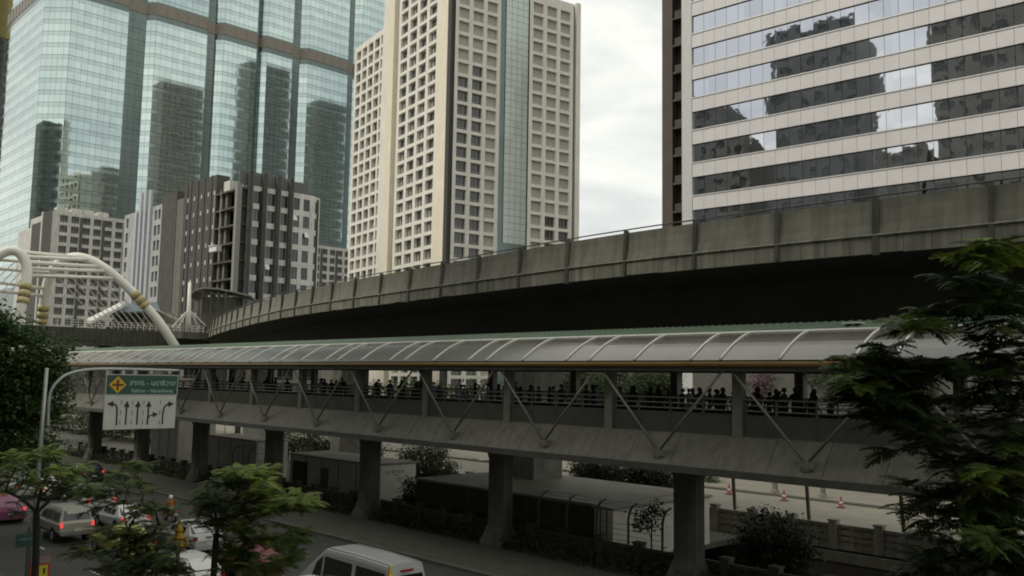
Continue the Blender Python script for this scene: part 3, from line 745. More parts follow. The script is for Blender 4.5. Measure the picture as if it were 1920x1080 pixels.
# find where the photograph's barrier posts stand
s_ref = min(ss, key=lambda s: abs(P3(s, 0, 0).x+15.6)); sp = 4.3
k = -8; posts = []
while True:
    s = s_ref + k*sp
    if s > cum[-1]-1: break
    if s > 0: posts.append(s)
    k += 1
random.seed(5)
for a, b in zip(posts[:-1], posts[1:]):
    # upper panel: slightly bowed and leaning out at the foot
    g = MB(); pr = [(.02, 15.06), (.02, 15.12), (.10, 15.5), (.16, 16.1), (.16, 16.50), (.22, 16.5), (.24, 15.1)]
    jit = random.uniform(-.02, .02); q = [a+.07+(b-a-.14)*i/3 for i in range(4)]
    g.loft([[P3(s, o+jit, z) for o, z in pr] for s in q]); g.build('parapet_panel', M_VPAN, T)
    g = MB(); q = [a+.01+(b-a-.02)*i/3 for i in range(4)]; g.loft([[P3(s, o, z) for o, z in ((-.06, 14.97), (-.11, 15.02), (-.06, 15.08), (.2, 15.08), (.2, 14.97))] for s in q]); g.build('ledge', M_VCON, T)
    n4 = 4
    for i in range(n4):
        sa, sb = a+(b-a)*i/n4+.012, a+(b-a)*(i+1)/n4-.012; dz = random.choice((0, 0, 0, .0, .03)) 
        g = MB(); g.loft([[P3(s, o, z) for o, z in ((0, 14.28+dz), (0, 14.96), (.3, 14.96), (.3, 14.28+dz))] for s in (sa, sb)]); g.build('edge_block', M_VCON, T)
pm_ = {}
for i, s in enumerate(posts):
    g = MB(); p, d = at_s(s); n = Vector((d.y, -d.x)); wd = .09 if i % 4 else .13; low = 14.32 if i % 4 else 14.2
    def q(al, of, z): return Vector((p.x+d.x*al+n.x*of, p.y+d.y*al+n.y*of, z))
    g.hexa([q(-wd, -.12, low), q(wd, -.12, low), q(wd, .2, low), q(-wd, .2, low)], [q(-wd, .0, 16.6), q(wd, .0, 16.6), q(wd, .22, 16.6), q(-wd, .22, 16.6)]); g.build('parapet_post', M_CONCD, T)
g = MB(); g.tube([P3(s, .12, 16.66) for s in ss], .035, 6); g.build('top_rail', M_STEELD, T)
sweep([(9.7, 14.6), (9.7, 16.5), (9.95, 16.5), (9.95, 14.6)], 'rear_parapet', M_VPAN)
g = MB(); g.tube([P3(s, 9.8, 16.62) for s in ss], .035, 6); g.build('top_rail', M_STEELD, T)
# viaduct columns
sc = min(ss, key=lambda s: (proj(P3(s, 5, 5))[0]-1018)**2)
for k in range(-1, 5):
    s = sc + 33*k - (4 if k == 1 else 0)
    if not 0 < s < cum[-1]: continue
    p, d = at_s(s); c = P3(s, 5, 0); rz_ = math.atan2(d.y, d.x)
    g = MB(); g.box((0, 0, 5.2), (2.3, 2.3, 10.4)); g.hexa([(-1.15, -1.15, 10.4), (1.15, -1.15, 10.4), (1.15, 1.15, 10.4), (-1.15, 1.15, 10.4)], [(-1.3, -2.0, 11.8), (1.3, -2.0, 11.8), (1.3, 2.0, 11.8), (-1.3, 2.0, 11.8)])
    me_ = g.mesh('column', M_CONC); place(me_, 'column', T, (c.x, c.y, 0.0), rz_)

# ================================================================ footbridge with white arches
D0 = 126.0
XB = atd(250, 620, D0).x
M_WSH = mat('arch_white', (0.84, 0.83, 0.72), 0.4, var=0.05, scale=.5)
T = thing('arch_bridge', 'white tubular arches with yellow rings over the crossing footbridge deck', 'bridge', (XB, 40, 0))
yb = lambda px, py=625: atx(px, py, XB).y
zb_ = atx(250, 617, XB).z
def deckline(px, y_top, y_bot, X_, name, m, th):
    pass
Yl, Yr = yb(60), yb(392)
zd1 = atx(250, 619, XB).z; zd0 = atx(250, 650, XB).z
g = MB(); g.b2((XB-3.5, Yl-25, zd0), (XB+.3, Yr, zd1)); g.build('deck', M_CONCD, T)
g = MB(); g.hexa([(XB+.3, yb(330)-1, zd1-1.0), (XB+2.4, yb(330), zd1-.9), (XB+3.0, Yr+1, zd1-.9), (XB+.3, Yr+1, zd1-1.0)], [(XB+.3, yb(330)-1, zd1), (XB+2.2, yb(330), zd1), (XB+2.6, Yr+1, zd1), (XB+.3, Yr+1, zd1)]); g.build('landing', M_CONCD, T)
for k in range(34):
    y = Yl+(Yr-Yl)*(k+.5)/34
    g = MB(); g.b2((XB+.3, y-(Yr-Yl)/68+.03, zd0+.5), (XB+.36, y+(Yr-Yl)/68-.03, zd1-.35)); g.build('deck_panel', M_INFILL, T)
for zz in (.35, .7, 1.0): 
    g = MB(); g.tube([(XB+.2, yb(100), zd1+zz), (XB+.2, Yr-1, zd1+zz)], .03, 5); g.build('handrail', M_WHITE, T)
for k in range(24):
    y = yb(105)+(Yr-1-yb(105))*k/23; g = MB(); g.box((XB+.2, y, zd1+.5), (.07, .07, 1.0)); g.build('rail_post', M_WHITE, T)
# supports of the deck
for px in (75, 205, 330): g = MB(); g.box((XB-1.6, yb(px), zd0/2), (1.2, 1.2, zd0)); g.build('pier', M_CONCD, T)
def archpts(pix):   # (px, py, X offset from the bridge plane): the arches lean across the deck
    return [atx(x, y, XB+o) for x, y, o in pix]
def smooth(pts, n=10):
    o = []
    for i in range(len(pts)-1):
        p0, p1, p2, p3 = [pts[max(0, min(len(pts)-1, j))] for j in (i-1, i, i+1, i+2)]
        for k in range(n):
            t = k/n; o.append(.5*((2*p1)+(p2-p0)*t+(2*p0-5*p1+4*p2-p3)*t*t+(3*p1-p0-3*p2+p3)*t**3))
    return o+[pts[-1]]
archA = smooth(archpts([(22, 640, 3), (40, 575, 3), (49, 530, 2.6), (50, 500, 2.2), (40, 478, 1.8), (22, 470, 1.4), (0, 477, 1.0), (-45, 500, .6), (-100, 548, .3), (-150, 625, 0)]))
archB = smooth(archpts([(332, 655, 3.0), (300, 606, 2.6), (262, 562, 2.0), (228, 528, 1.2), (195, 502, .4), (165, 486, -.6), (138, 482, -1.6), (112, 492, -2.8), (94, 515, -4), (84, 555, -5), (78, 610, -6), (74, 640, -6)]))
for pts in (archA, archB):
    g = MB(); g.tube(pts, .62, 14); g.build('arch', M_WSH, T, smooth=True)
def ring(pts, px):
    i = min(range(1, len(pts)-1), key=lambda k: (proj(pts[k])[0]-px[0])**2+(proj(pts[k])[1]-px[1])**2)
    d = (pts[i+1]-pts[i-1]).normalized()
    for o in (-.95, 0, .95):
        g = MB(); g.tube([pts[i]+d*(o-.38), pts[i]+d*(o+.38)], .70, 14); g.build('yellow_ring', mat('ring_ochre', (.50, .42, .19), .5, var=.1), T, smooth=True)
    for o in (-.5, .5):
        g = MB(); g.tube([pts[i]+d*(o-.06), pts[i]+d*(o+.06)], .69, 14); g.build('ring_gap', M_STEELD, T)
ring(archA, (43, 552)); ring(archB, (262, 562)); ring(archB, (80, 587))
def nearest(pts, x, y): return min(pts, key=lambda p: (proj(p)[0]-x)**2+(proj(p)[1]-y)**2)
for (a, b) in (((30, 471), (140, 481)), ((44, 480), (168, 488)), ((49, 491), (192, 500)), ((50, 503), (205, 509)), ((50, 517), (220, 521))):
    g = MB(); g.tube([nearest(archA, *a), nearest(archB, *b)], .24, 8); g.build('cross_tube', M_WSH, T, smooth=True)
for (a, b) in (((-20, 486), (110, 492)), ((-45, 500), (96, 512)), ((-70, 520), (86, 540)), ((-85, 535), (83, 556))):
    g = MB(); g.tube([nearest(archA, *a), nearest(archB, *b)], .22, 8); g.build('cross_tube', M_WSH, T, smooth=True)
for i in range(9):
    t = i/8; a = nearest(archB, 208+8*t-90*(1-t)*0, 512) if i == 8 else atx(100+108*t, 511+2*t, XB+.9)
    b = atx(195+92*t, 614, XB+.1); g = MB(); g.tube([a, b], .06, 5); g.build('stay_cable', M_WHITE, T)
for i in range(4):
    a = atx(30+5*i, 489+10*i, XB+2); b = atx(-30+4*i, 545+14*i, XB+1); g = MB(); g.tube([a, b], .06, 5); g.build('stay_cable', M_WHITE, T)
a = nearest(archB, 270, 570); b = atx(345, 604, XB+1.8); g = MB(); g.tube([a, b], .06, 5); g.build('stay_cable', M_WHITE, T)
# white mast with stays on the landing
m0 = atx(353, 616, XB+1.9); mt = atx(356, 529, XB+1.9); mid = atx(354, 580, XB+1.9)
T2 = thing('cable_mast', 'slim white mast braced by four struts beside the viaduct end', 'mast', m0)
g = MB(); g.tube([m0, mid, mt], [.5, .28, .22], 10); g.build('mast', M_WSH, T2, smooth=True)
for px, py in ((322, 614), (333, 616), (374, 615), (386, 611)):
    g = MB(); g.tube([mid+(mt-mid)*.0, atx(px, py, XB+1.6)], .09, 6); g.build('strut', M_WHITE, T2)
# curved station canopy behind the viaduct end
c0 = atd(380, 548, 150); T3 = thing('station_canopy', 'curved grey station canopy on thin posts behind the mast', 'canopy', (c0.x, c0.y, 0))
pts = [atd(x, y, 150) for x, y in ((352, 556), (366, 545), (384, 541), (410, 543), (440, 549), (470, 556))]
g = MB(); g.loft([[p+Vector((0, 0, .25)), p, p+Vector((-9, 6, 0)), p+Vector((-9, 6, .25))] for p in pts]); g.build('roof', M_STEEL, T3)
pts2 = [atd(x, y, 150) for x, y in ((380, 546), (396, 546), (410, 547), (424, 548))]
for p in pts2: g = MB(); g.tube([p, Vector((p.x, p.y, 0))], .12, 6); g.build('post', M_STEELD, T3)
g = MB(); p, q = atd(378, 590, 151), atd(440, 590, 151); g.hexa([(p.x, p.y, 0), (q.x, q.y, 0), (q.x-6, q.y+4, 0), (p.x-6, p.y+4, 0)], [(p.x, p.y, p.z+3), (q.x, q.y, q.z+3), (q.x-6, q.y+4, q.z+3), (p.x-6, p.y+4, p.z+3)]); g.build('platform_wall', M_CONCD, T3)
# sloping stair roof and blue sheeting beside the refurbished block
c0 = atd(250, 590, 152); T3 = thing('stair_shelter', 'pale sloping stair shelter with a blue sheet roof behind the arches', 'shelter', (c0.x, c0.y, 0))
def slab4(pix, D, th, m, name):
    q = [atd(x, y, D_) for (x, y), D_ in zip(pix, D)]; g = MB(); g.hexa([p-Vector((0, 0, th)) for p in q], q); g.build(name, m, T3)
slab4(((168, 603), (232, 571), (226, 566), (163, 598)), (150, 150, 156, 156), .5, M_SPAN, 'stair_roof')
slab4(((215, 586), (300, 581), (294, 566), (236, 569)), (152, 152, 162, 162), .3, mat('blue_sheet', (.10, .135, .16), .6, var=.2), 'blue_roof')
slab4(((190, 625), (330, 625), (330, 588), (232, 575)), (154, 154, 156, 156), .3, M_CONC, 'side_wall')
for px in (215, 240, 270, 300, 325): p = atd(px, 590, 153); g = MB(); g.tube([p, Vector((p.x, p.y, 0))], .15, 6); g.build('post', M_STEEL, T3)

# ================================================================ sheds, fences and balustrades under the viaduct
M_CABIN = mat('cabin_panel', (0.52, 0.50, 0.43), 0.7, var=0.12, scale=.9, streak=.15)
M_SHEDD = mat('dark_shed', (0.045, 0.044, 0.038), 0.85, var=0.25, scale=.8)
M_ROOFS = mat('shed_roof', (0.20, 0.19, 0.155), 0.7, var=0.2, scale=.6)
def cabin(name, label, cat, x0, x1, y0, y1, z0, z1, wall, group=None, joints=4, end=None):
    T = thing(name, label, cat, ((x0+x1)/2, (y0+y1)/2, z0), group=group)
    g = MB(); g.b2((x0, y0, z0), (x1, y1, z1)); g.build('wall', wall, T)
    g = MB(); g.b2((x0-.12, y0-.15, z1), (x1+.12, y1+.15, z1+.12)); g.build('roof', M_ROOFS, T)
    for i in range(1, joints):
        x = x0+(x1-x0)*i/joints; g = MB(); g.b2((x-.03, y0-.03, z0+.02), (x+.03, y0, z1-.02)); g.build('batten', M_STEELD, T)
    if end: g = MB(); g.b2((x1, y0+.05, z0+.05), (x1+.04, y1-.05, z1-.05)); g.build('end_panel', end, T)
    return T
pA = atz(703, 937, .1)
Tc = cabin('site_cabin', 'long pale site cabin with flat roof standing behind a skywalk pillar', 'cabin', -64.5, aty(703, 900, 37.6).x, 37.6, 41.2, .02, 2.75, M_CABIN, joints=5, end=mat('cabin_end', (.66, .64, .56), .7, var=.1))
# faded sign lettering on the end panel, too worn to read: a row of dark smudges
xe = aty(703, 900, 37.6).x+.045
for i in range(6):
    g = MB(); g.b2((xe, 38.5+i*.28, 2.12+.03*(i % 2)), (xe+.01, 38.66+i*.28, 2.34+.02*(i % 3))); g.build('faded_mark', M_FRAME, Tc)
g = MB(); g.b2((-59.9, 37.54, .05), (-58.9, 37.6, 2.1)); g.build('door', M_FASC, Tc)
g = MB(); g.b2((-63.9, 37.5, .1), (-61.9, 37.6, 2.3)); g.build('doorway', M_SHEDD, Tc)
cabin('site_shed', 'dark walled shed with a pale flat roof behind the canal fence', 'shed', -45.2, aty(1115, 980, 35.4).x, 35.4, 44.0, .02, 2.62, M_SHEDD, joints=6)
xs = aty(1115, 980, 35.4).x
cabin('site_store', 'pale panelled store joined to the dark shed beside a slim tree', 'shed', xs+.16, -29.2, 35.2, 43.6, .02, 2.58, mat('store_panel', (.56, .54, .46), .7, var=.1, scale=.8), joints=3)
cabin('site_cabin', 'small pale site cabin with a dark lower screen and round canopy beside it', 'cabin', aty(392, 850, 38).x-.5, aty(455, 850, 38).x+2.4, 38, 41, .02, 3.3, M_CABIN, joints=4, end=M_CABIN)
xd = aty(333, 820, 39).x
cabin('site_cabin', 'tall pale site cabin farthest along the canal behind the traffic sign', 'cabin', xd-6.5, xd, 39, 43, .02, 4.6, M_CABIN, joints=3, end=M_CABIN)
# plant room behind with small window
xp = aty(455, 810, 45).x
Tp = cabin('plant_room', 'low plant room with a small dark window behind the cabins', 'cabin', xp-8, xp, 45, 48, .02, 4.1, M_CABIN, joints=2)
g = MB(); g.b2((xp-1.6, 44.93, 2.7), (xp-.5, 45.0, 3.6)); g.build('window', M_WINDK, Tp)
# security fence: posts curved over at the head, strands of wire
def secfence(label, x0, x1, y, h, n, strands):
    T = thing('security_fence', label, 'fence', ((x0+x1)/2, y, 0), group='wire fences along the canal')
    prof = [(0, 0), (0, h-.7), (.1, h-.35), (.35, h-.08), (.7, h)]
    for i in range(n+1):
        x = x0+(x1-x0)*i/n; g = MB(); g.tube([(x, y+a, b) for a, b in prof], .06, 6); g.build('post', M_STEELD, T)
    pts = [(0, .5+.26*k) for k in range(int((h-1.2)/.26)+1)]+[(.1, h-.35), (.35, h-.08), (.7, h)]
    for a, b in pts[-strands:]:
        g = MB(); g.tube([(x0+(x1-x0)*k/8, y+a-.05, b-.02*sin(pi*((k*n/8) % 1))) for k in range(9)], .012, 4); g.build('wire', M_STEELD, T)
secfence('curved-top wire fence in front of the dark shed and pale store', aty(1010, 940, 34.95).x, -26.0, 34.95, 3.0, 4, 11)
secfence('curved-top wire fence in front of the small cabin', aty(437, 850, 36.5).x, aty(497, 850, 36.5).x, 36.5, 3.0, 2, 11)
# pierced concrete balustrades
BAL = {}
def balustrade(label, x0, x1, y, h, bay, m, group, thick=.14):
    T = thing('balustrade', label, 'balustrade', ((x0+x1)/2, y, 0), group=group)
    if bay not in BAL:
        p = MB(); p.box((0, 0, h/2+.08), (.46, .4, h+.16)); p.box((0, 0, h+.2), (.54, .48, .09)); BAL[bay] = [p]
    pmesh = BAL[bay][0].mesh('baluster_post', m)
    g = MB(); w = bay-.36
    g.box((0, thick*.25, h/2), (w-.02, thick*.3, h-.3)); g.box((0, 0, .12), (w, thick, .24)); g.box((0, 0, h-.08), (w, thick+.06, .16))
    for zz in (.24+(h-.4)*.36, .24+(h-.4)*.70): g.box((0, 0, zz), (w, thick, .19))
    for xx in (-w/2+.05, -w*.1, w*.12, w/2-.05): g.box((xx, 0, h/2), (.2, thick-.01, h-.36))
    gm_ = g.mesh('pierced_panel', m)
    n = int((x1-x0)/bay)
    for i in range(n+1):
        place(pmesh, 'baluster_post', T, (x1-i*bay, y, .0)); 
        if i < n: place(gm_, 'pierced_panel', T, (x1-(i+.5)*bay, y, 0))
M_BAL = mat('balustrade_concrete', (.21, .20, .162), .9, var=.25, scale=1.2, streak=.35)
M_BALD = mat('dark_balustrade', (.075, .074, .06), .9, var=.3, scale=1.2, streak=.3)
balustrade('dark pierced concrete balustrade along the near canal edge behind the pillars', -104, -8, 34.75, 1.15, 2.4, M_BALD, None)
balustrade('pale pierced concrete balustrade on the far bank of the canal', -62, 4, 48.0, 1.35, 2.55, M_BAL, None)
g = MB(); g.b2((-62, 47.2, -.55), (4, 48.4, .0)); struct('canal_coping', g, M_BAL)
# low hedge strip between pavement and canal edge is in the planting section
# posts and bollards of the far road
for px, y0, y1, Yp in ((1380, 893, 940, 48.9), (1519, 905, 957, 48.9), (1697, 925, 982, 48.9)):
    a = aty(px, y1, Yp); b = aty(px-4, y0-60, Yp); g = MB(); g.tube([(a.x, Yp, 0), (a.x-.25, Yp, 4.2)], .11, 8); g.tube([(a.x, Yp, 0), (a.x, Yp, .3)], .2, 8)
    tag(g.build('road_post', mat('rusty_post', (.10, .06, .045), .7)), 'slim leaning brown post behind the far balustrade', 'post', 'brown posts on the far bank')
for px, py in ((1453, 921), (1543, 930)):
    a = atz(px, py, .14); g = MB(); g.lathe((a.x, a.y, .14), [(.34, 0), (.34, .1), (.22, .2), (.20, 1.25), (.16, 1.32)], 10)
    tag(g.build('bollard', M_BAL), 'stout pale concrete bollard on the far median', 'bollard', 'concrete bollards on the median')
M_CONE = mat('cone_red', (.32, .09, .08), .6, var=.15)
for px, py in ((1367, 924), (1470, 936), (1577, 949)):
    a = atz(px, py, .14); T = thing('traffic_cone', 'red traffic cone standing at the far kerb', 'traffic cone', (a.x, a.y, .0), group='traffic cones at the far kerb')
    g = MB(); g.lathe((a.x, a.y, .07), [(.2, 0), (.05, .75), (.04, .78)], 10); g.build('cone', M_CONE, T)
    g = MB(); g.box((a.x, a.y, .04), (.5, .5, .07)); g.build('base', M_STEELD, T)
    g = MB(); g.lathe((a.x, a.y, .07), [(.142, .30), (.122, .40)], 10); g.build('band', M_WHITE, T)
    o_ = T
# low hedge blocks and red/white kerb on the far side are added with the planting
for i in range(8):
    a = atz(905, 865, 0); g = MB(); g.box((a.x-1.2+i*1.0, a.y, .1), (.96, .3, .2)); o_ = g.build('painted_kerb', M_WHITE if i % 2 else M_CONE); o_['kind'] = 'structure'

# ================================================================ overhead traffic sign
XS = -43.0
M_SGN = mat('sign_green', (.022, .085, .060), .45, var=.12, scale=1.5)
M_SWH = mat('sign_white', (.54, .54, .48), .5, var=.08, scale=1.5)
M_SBK = mat('sign_black', (.02, .02, .018), .5, var=.05)
M_SYL = mat('sign_yellow', (.62, .36, .02), .5, var=.08)
M_SRD = mat('sign_dark_red', (.12, .015, .01), .5, var=.05)
M_GAL = mat('galvanised', (.40, .40, .37), .4, metal=.4, var=.1)
base = atx(52, 1078, XS); yP = atx(66, 1000, XS).y
T = thing('traffic_sign', 'overhead green and white lane sign on a curved arm by the kerb', 'traffic sign', (XS, yP, 0))
Z = lambda x, y: atx(x, y, XS)
def zq(zx, zy): return atx(180+zx/7.717, 680+zy/7.717, XS)    # pixel of the enlarged sign -> place
ytop = Z(92, 690)
g = MB(); g.tube([(XS-.3, yP, 0), (XS-.3, Z(83, 800).y, Z(83, 800).z), (XS-.3, ytop.y, ytop.z)], [.11, .09, .075], 10); g.build('pole', M_GAL, T, smooth=True)
arm = smooth([Vector((XS-.3, Z(94, 800).y, Z(94, 800).z)), Vector((XS-.3, Z(97, 745).y, Z(97, 745).z)), Vector((XS-.3, Z(110, 718).y, Z(110, 718).z)), Vector((XS-.3, Z(140, 699).y, Z(140, 699).z)), Vector((XS-.3, Z(200, 692).y, Z(200, 692).z)), Vector((XS-.3, Z(340, 695).y, Z(340, 695).z))])
g = MB(); g.tube(arm, .07, 8); g.build('arm', M_GAL, T, smooth=True)
g = MB(); g.box((XS-.3, Z(344, 700).y, Z(344, 700).z), (.2, .2, .28)); g.build('arm_end', M_GAL, T)
for zx in (170, 400, 570, 800, 1070):
    p = zq(zx, 140); g = MB(); g.box((XS-.15, p.y, p.z), (.3, .16, .16)); g.build('bracket', M_GAL, T)
def quad(c4, x, th, m, name, par):
    q_ = [Vector((x, p.y, p.z)) for p in c4]; g = MB(); g.hexa([p-Vector((th, 0, 0)) for p in q_], q_); return g.build(name, m, par)
yl, yr = zq(140, 320).y, zq(1185, 320).y; zt_, zm_, zb2 = zq(660, 172).z, zq(660, 472).z, zq(640, 958).z
def rect(y0, y1, z0, z1, x, th, m, name, par): g = MB(); g.b2((x-th, y0, z0), (x, y1, z1)); return g.build(name, m, par)
rect(yl, yr, zm_+.01, zt_, XS, .06, M_SWH, 'green_border', T)
rect(yl+.035, yr-.035, zm_+.045, zt_-.035, XS+.006, .05, M_SGN, 'green_panel', T)
yl2, yr2 = zq(115, 700).y, zq(1150, 700).y
rect(yl2, yr2, zb2, zm_-.01, XS, .06, M_SWH, 'white_panel', T)
dc = zq(315, 320); dr = .40
def flat(pts, x, th, m, name, par):
    g = MB(); n = len(pts); a = [Vector((x, p[0], p[1])) for p in pts]; g.face(a); b = [p-Vector((th, 0, 0)) for p in a]
    for i in range(n): g.face([a[i], b[i], b[(i+1) % n], a[(i+1) % n]])
    return g.build(name, m, par)
flat([(dc.y-dr, dc.z), (dc.y, dc.z-dr), (dc.y+dr, dc.z), (dc.y, dc.z+dr)], XS+.016, .012, M_SYL, 'diamond', T)
cw_ = .045
flat([(dc.y-.25, dc.z-cw_), (dc.y-cw_, dc.z-cw_), (dc.y-cw_, dc.z-.25), (dc.y+cw_, dc.z-.25), (dc.y+cw_, dc.z-cw_), (dc.y+.25, dc.z-cw_), (dc.y+.25, dc.z+cw_), (dc.y+cw_, dc.z+cw_), (dc.y+cw_, dc.z+.25), (dc.y-cw_, dc.z+.25), (dc.y-cw_, dc.z+cw_), (dc.y-.25, dc.z+cw_)], XS+.026, .012, M_SRD, 'crossroads_mark', T)
def text(body, y0, y1, zc, x, m, name, par):
    c = bpy.data.curves.new(name, 'FONT'); c.body = body; c.size = 1; c.extrude = .004; c.align_x = 'LEFT'; c.offset = .012
    o = bpy.data.objects.new(name, c); COL.objects.link(o); bpy.context.view_layer.update()
    dg = bpy.context.evaluated_depsgraph_get(); me = bpy.data.meshes.new_from_object(o.evaluated_get(dg)); bpy.data.objects.remove(o)
    xs_ = [v.co.x for v in me.vertices]; ys_ = [v.co.y for v in me.vertices]
    if not xs_: return None
    x0_, x1_ = min(xs_), max(xs_); sc_ = (y1-y0)/(x1_-x0_); ym = (min(ys_)+max(ys_))/2
    for v in me.vertices: a = v.co.copy(); v.co = Vector((x+a.z*sc_, y0+(a.x-x0_)*sc_, zc+(a.y-ym)*sc_))
    me.materials.clear(); me.materials.append(m); return place(me, name, par)
M_SLT = mat('sign_lettering', (.36, .46, .42), .5, var=.05)
text('สาทร - นราธิวาส', zq(485, 300).y, zq(1150, 300).y, zq(800, 292).z, XS+.014, M_SLT, 'thai_lettering', T)
text('Sathon - Narathiwas', zq(510, 400).y, zq(1115, 400).y, zq(800, 405).z, XS+.014, M_SLT, 'lettering', T)
def stroke(pts, w, name='arrow', dash=False):
    P_ = [zq(*p) for p in pts]; P_ = [Vector((p.y, p.z)) for p in P_]
    le, ri = [], []
    for i, p in enumerate(P_):
        d = (P_[min(i+1, len(P_)-1)]-P_[max(i-1, 0)]).normalized(); n = Vector((-d.y, d.x))*w/2; le.append(p+n); ri.append(p-n)
    return le, ri
def arrow(pts, w=.075, head=None):
    g = MB(); le, ri = stroke(pts, w)
    for i in range(len(le)-1): g.face([(XS+.012, *le[i]), (XS+.012, *ri[i]), (XS+.012, *ri[i+1]), (XS+.012, *le[i+1])])
    if head:
        a = zq(*pts[-1]); b = zq(*head); a = Vector((a.y, a.z)); b = Vector((b.y, b.z)); d = (b-a).normalized(); n = Vector((-d.y, d.x))*.14
        a2 = a-d*.02; g.face([(XS+.013, *(a2+n)), (XS+.013, *(a2-n)), (XS+.013, *b)])
    g.build('lane_arrow', M_SBK, T)
arrow([(293, 905), (305, 700), (300, 640), (280, 608), (245, 598)], head=(152, 594))
arrow([(425, 900), (443, 635)], head=(456, 548)); arrow([(588, 898), (605, 633)], head=(615, 548)); arrow([(740, 896), (762, 632)], head=(768, 548))
arrow([(752, 800), (775, 768), (825, 752)], .06, head=(898, 745))
arrow([(955, 892), (968, 720), (985, 650), (1015, 612), (1050, 600)], head=(1128, 594))
for top_, bot_ in (((372, 545), (340, 890)), ((532, 545), (505, 890)), ((697, 545), (668, 890)), ((935, 545), (908, 890))):
    for f0, f1 in ((0, .17), (.43, .60), (.84, 1)):
        q0 = (top_[0]+(bot_[0]-top_[0])*f0, top_[1]+(bot_[1]-top_[1])*f0); q1 = (top_[0]+(bot_[0]-top_[0])*f1, top_[1]+(bot_[1]-top_[1])*f1)
        g = MB(); le, ri = stroke([q0, q1], .03); g.face([(XS+.012, *le[0]), (XS+.012, *ri[0]), (XS+.012, *ri[1]), (XS+.012, *le[1])]); g.build('lane_dash', M_SBK, T)

# small street-name blade and poster board at the kerb
b_ = aty(50, 1060, 11.3); Xn = b_.x
T = thing('street_name_sign', 'small dark green street-name blade on a slim post', 'street sign', (Xn, 11.3, 0))
g = MB(); g.tube([(Xn, 11.3, .1), (Xn, 11.3, aty(50, 985, 11.3).z)], .05, 8); g.build('post', M_STEELD, T)
c = aty(45, 1008, 11.3); g = MB(); g.box((Xn+.08, c.y, c.z), (.04, .95, .5)); g.build('blade', mat('blade_green', (.02, .06, .05), .5), T)
for i, (dy, w) in enumerate(((-.2, .28), (.12, .2))):
    g = MB(); g.box((Xn+.105, c.y+dy, c.z+.05), (.006, w, .05)); g.build('blade_mark', mat('blade_mark', (.11, .19, .18), .5), T)
b_ = aty(74, 1062, 10.9); Xq = b_.x
T = thing('poster_board', 'yellow poster in a red frame on a kerbside post', 'poster', (Xq, 10.9, 0))
c = aty(74, 1068, 10.9); tz = aty(74, 1042, 10.9).z
g = MB(); g.tube([(Xq, c.y, .1), (Xq, c.y, tz)], .05, 8); g.build('post', M_STEELD, T)
g = MB(); g.box((Xq+.08, c.y, tz-.62), (.05, .68, 1.2)); g.build('frame', mat('poster_red', (.42, .06, .03), .5), T)
g = MB(); g.box((Xq+.11, c.y, tz-.72), (.02, .5, .8)); g.build('sheet', mat('poster_yellow', (.60, .50, .02), .5), T)
g = MB(); g.box((Xq+.11, c.y, tz-.14), (.03, .66, .22)); g.build('header', mat('poster_grey', (.25, .2, .17), .6), T)
for dy in (-.12, .13):
    g = MB(); g.box((Xq+.125, c.y+dy, tz-.52), (.01, .07, .2)); g.build('mark', M_SBK, T)
g = MB(); g.tube([(Xq+.125, c.y-.16, tz-.74), (Xq+.125, c.y, tz-.84), (Xq+.125, c.y+.17, tz-.72)], .02, 5); g.build('mark', M_SBK, T)

# ================================================================ vehicles (local: x forward, origin on the road under the middle)
M_CGL = mat('car_glass', (.012, .013, .014), .06, var=.1, spec=.9)
M_TYRE = mat('tyre', (.018, .018, .018), .9, var=.1)
M_RIM = mat('wheel_rim', (.38, .38, .37), .35, metal=.6, var=.05)
M_TAIL = mat('tail_lamp_lit', (.5, .03, .03), .3, var=0, emit=((1.0, .10, .09), .7))
M_TAILD = mat('tail_lamp', (.28, .02, .02), .3, var=0)
M_CHR = mat('chrome_trim', (.5, .5, .48), .25, metal=.7, var=.05)
M_PLATE = mat('number_plate', (.55, .55, .5), .5, var=.05)
def paint(name, c): return mat('paint_'+name, c, .3, metal=.15, var=.05, scale=1.5, spec=.6)
SPEC = {
 'sedan': dict(L=4.5, W=1.72, belt=.92, zb=.22, body=[(-2.25, .70, .74), (-2.1, .96, .82), (-1.2, .97, .86), (0, .93, .86), (1.1, .90, .85), (1.9, .80, .82), (2.2, .62, .70)], cab=[(-1.75, None), (-1.0, 1.42), (.25, 1.45), (1.15, None)], hr=.62),
 'hatch': dict(L=3.9, W=1.68, belt=.95, zb=.22, body=[(-1.95, .75, .76), (-1.85, .98, .82), (-.9, .98, .84), (.3, .94, .84), (1.1, .92, .83), (1.7, .80, .80), (1.95, .60, .68)], cab=[(-1.86, None), (-1.35, 1.45), (.35, 1.5), (1.3, None)], hr=.62),
 'pickup': dict(L=5.1, W=1.8, belt=1.12, zb=.42, body=[(-2.55, 1.05, .86), (-2.5, 1.14, .88), (-1.0, 1.14, .9), (.6, 1.12, .9), (1.3, 1.08, .89), (2.2, .98, .86), (2.55, .75, .76)], cab=[(-2.48, None), (-2.2, 1.78), (.1, 1.80), (1.15, None)], hr=.70),
 'van': dict(L=5.4, W=1.88, belt=1.12, zb=.25, body=[(-2.7, .95, .88), (-2.66, 1.16, .92), (-1, 1.16, .94), (.8, 1.16, .94), (1.9, 1.14, .93), (2.5, .98, .88), (2.7, .7, .80)], cab=[(-2.66, None), (-2.42, 2.24), (1.05, 2.28), (2.35, None)], hr=.74),
}
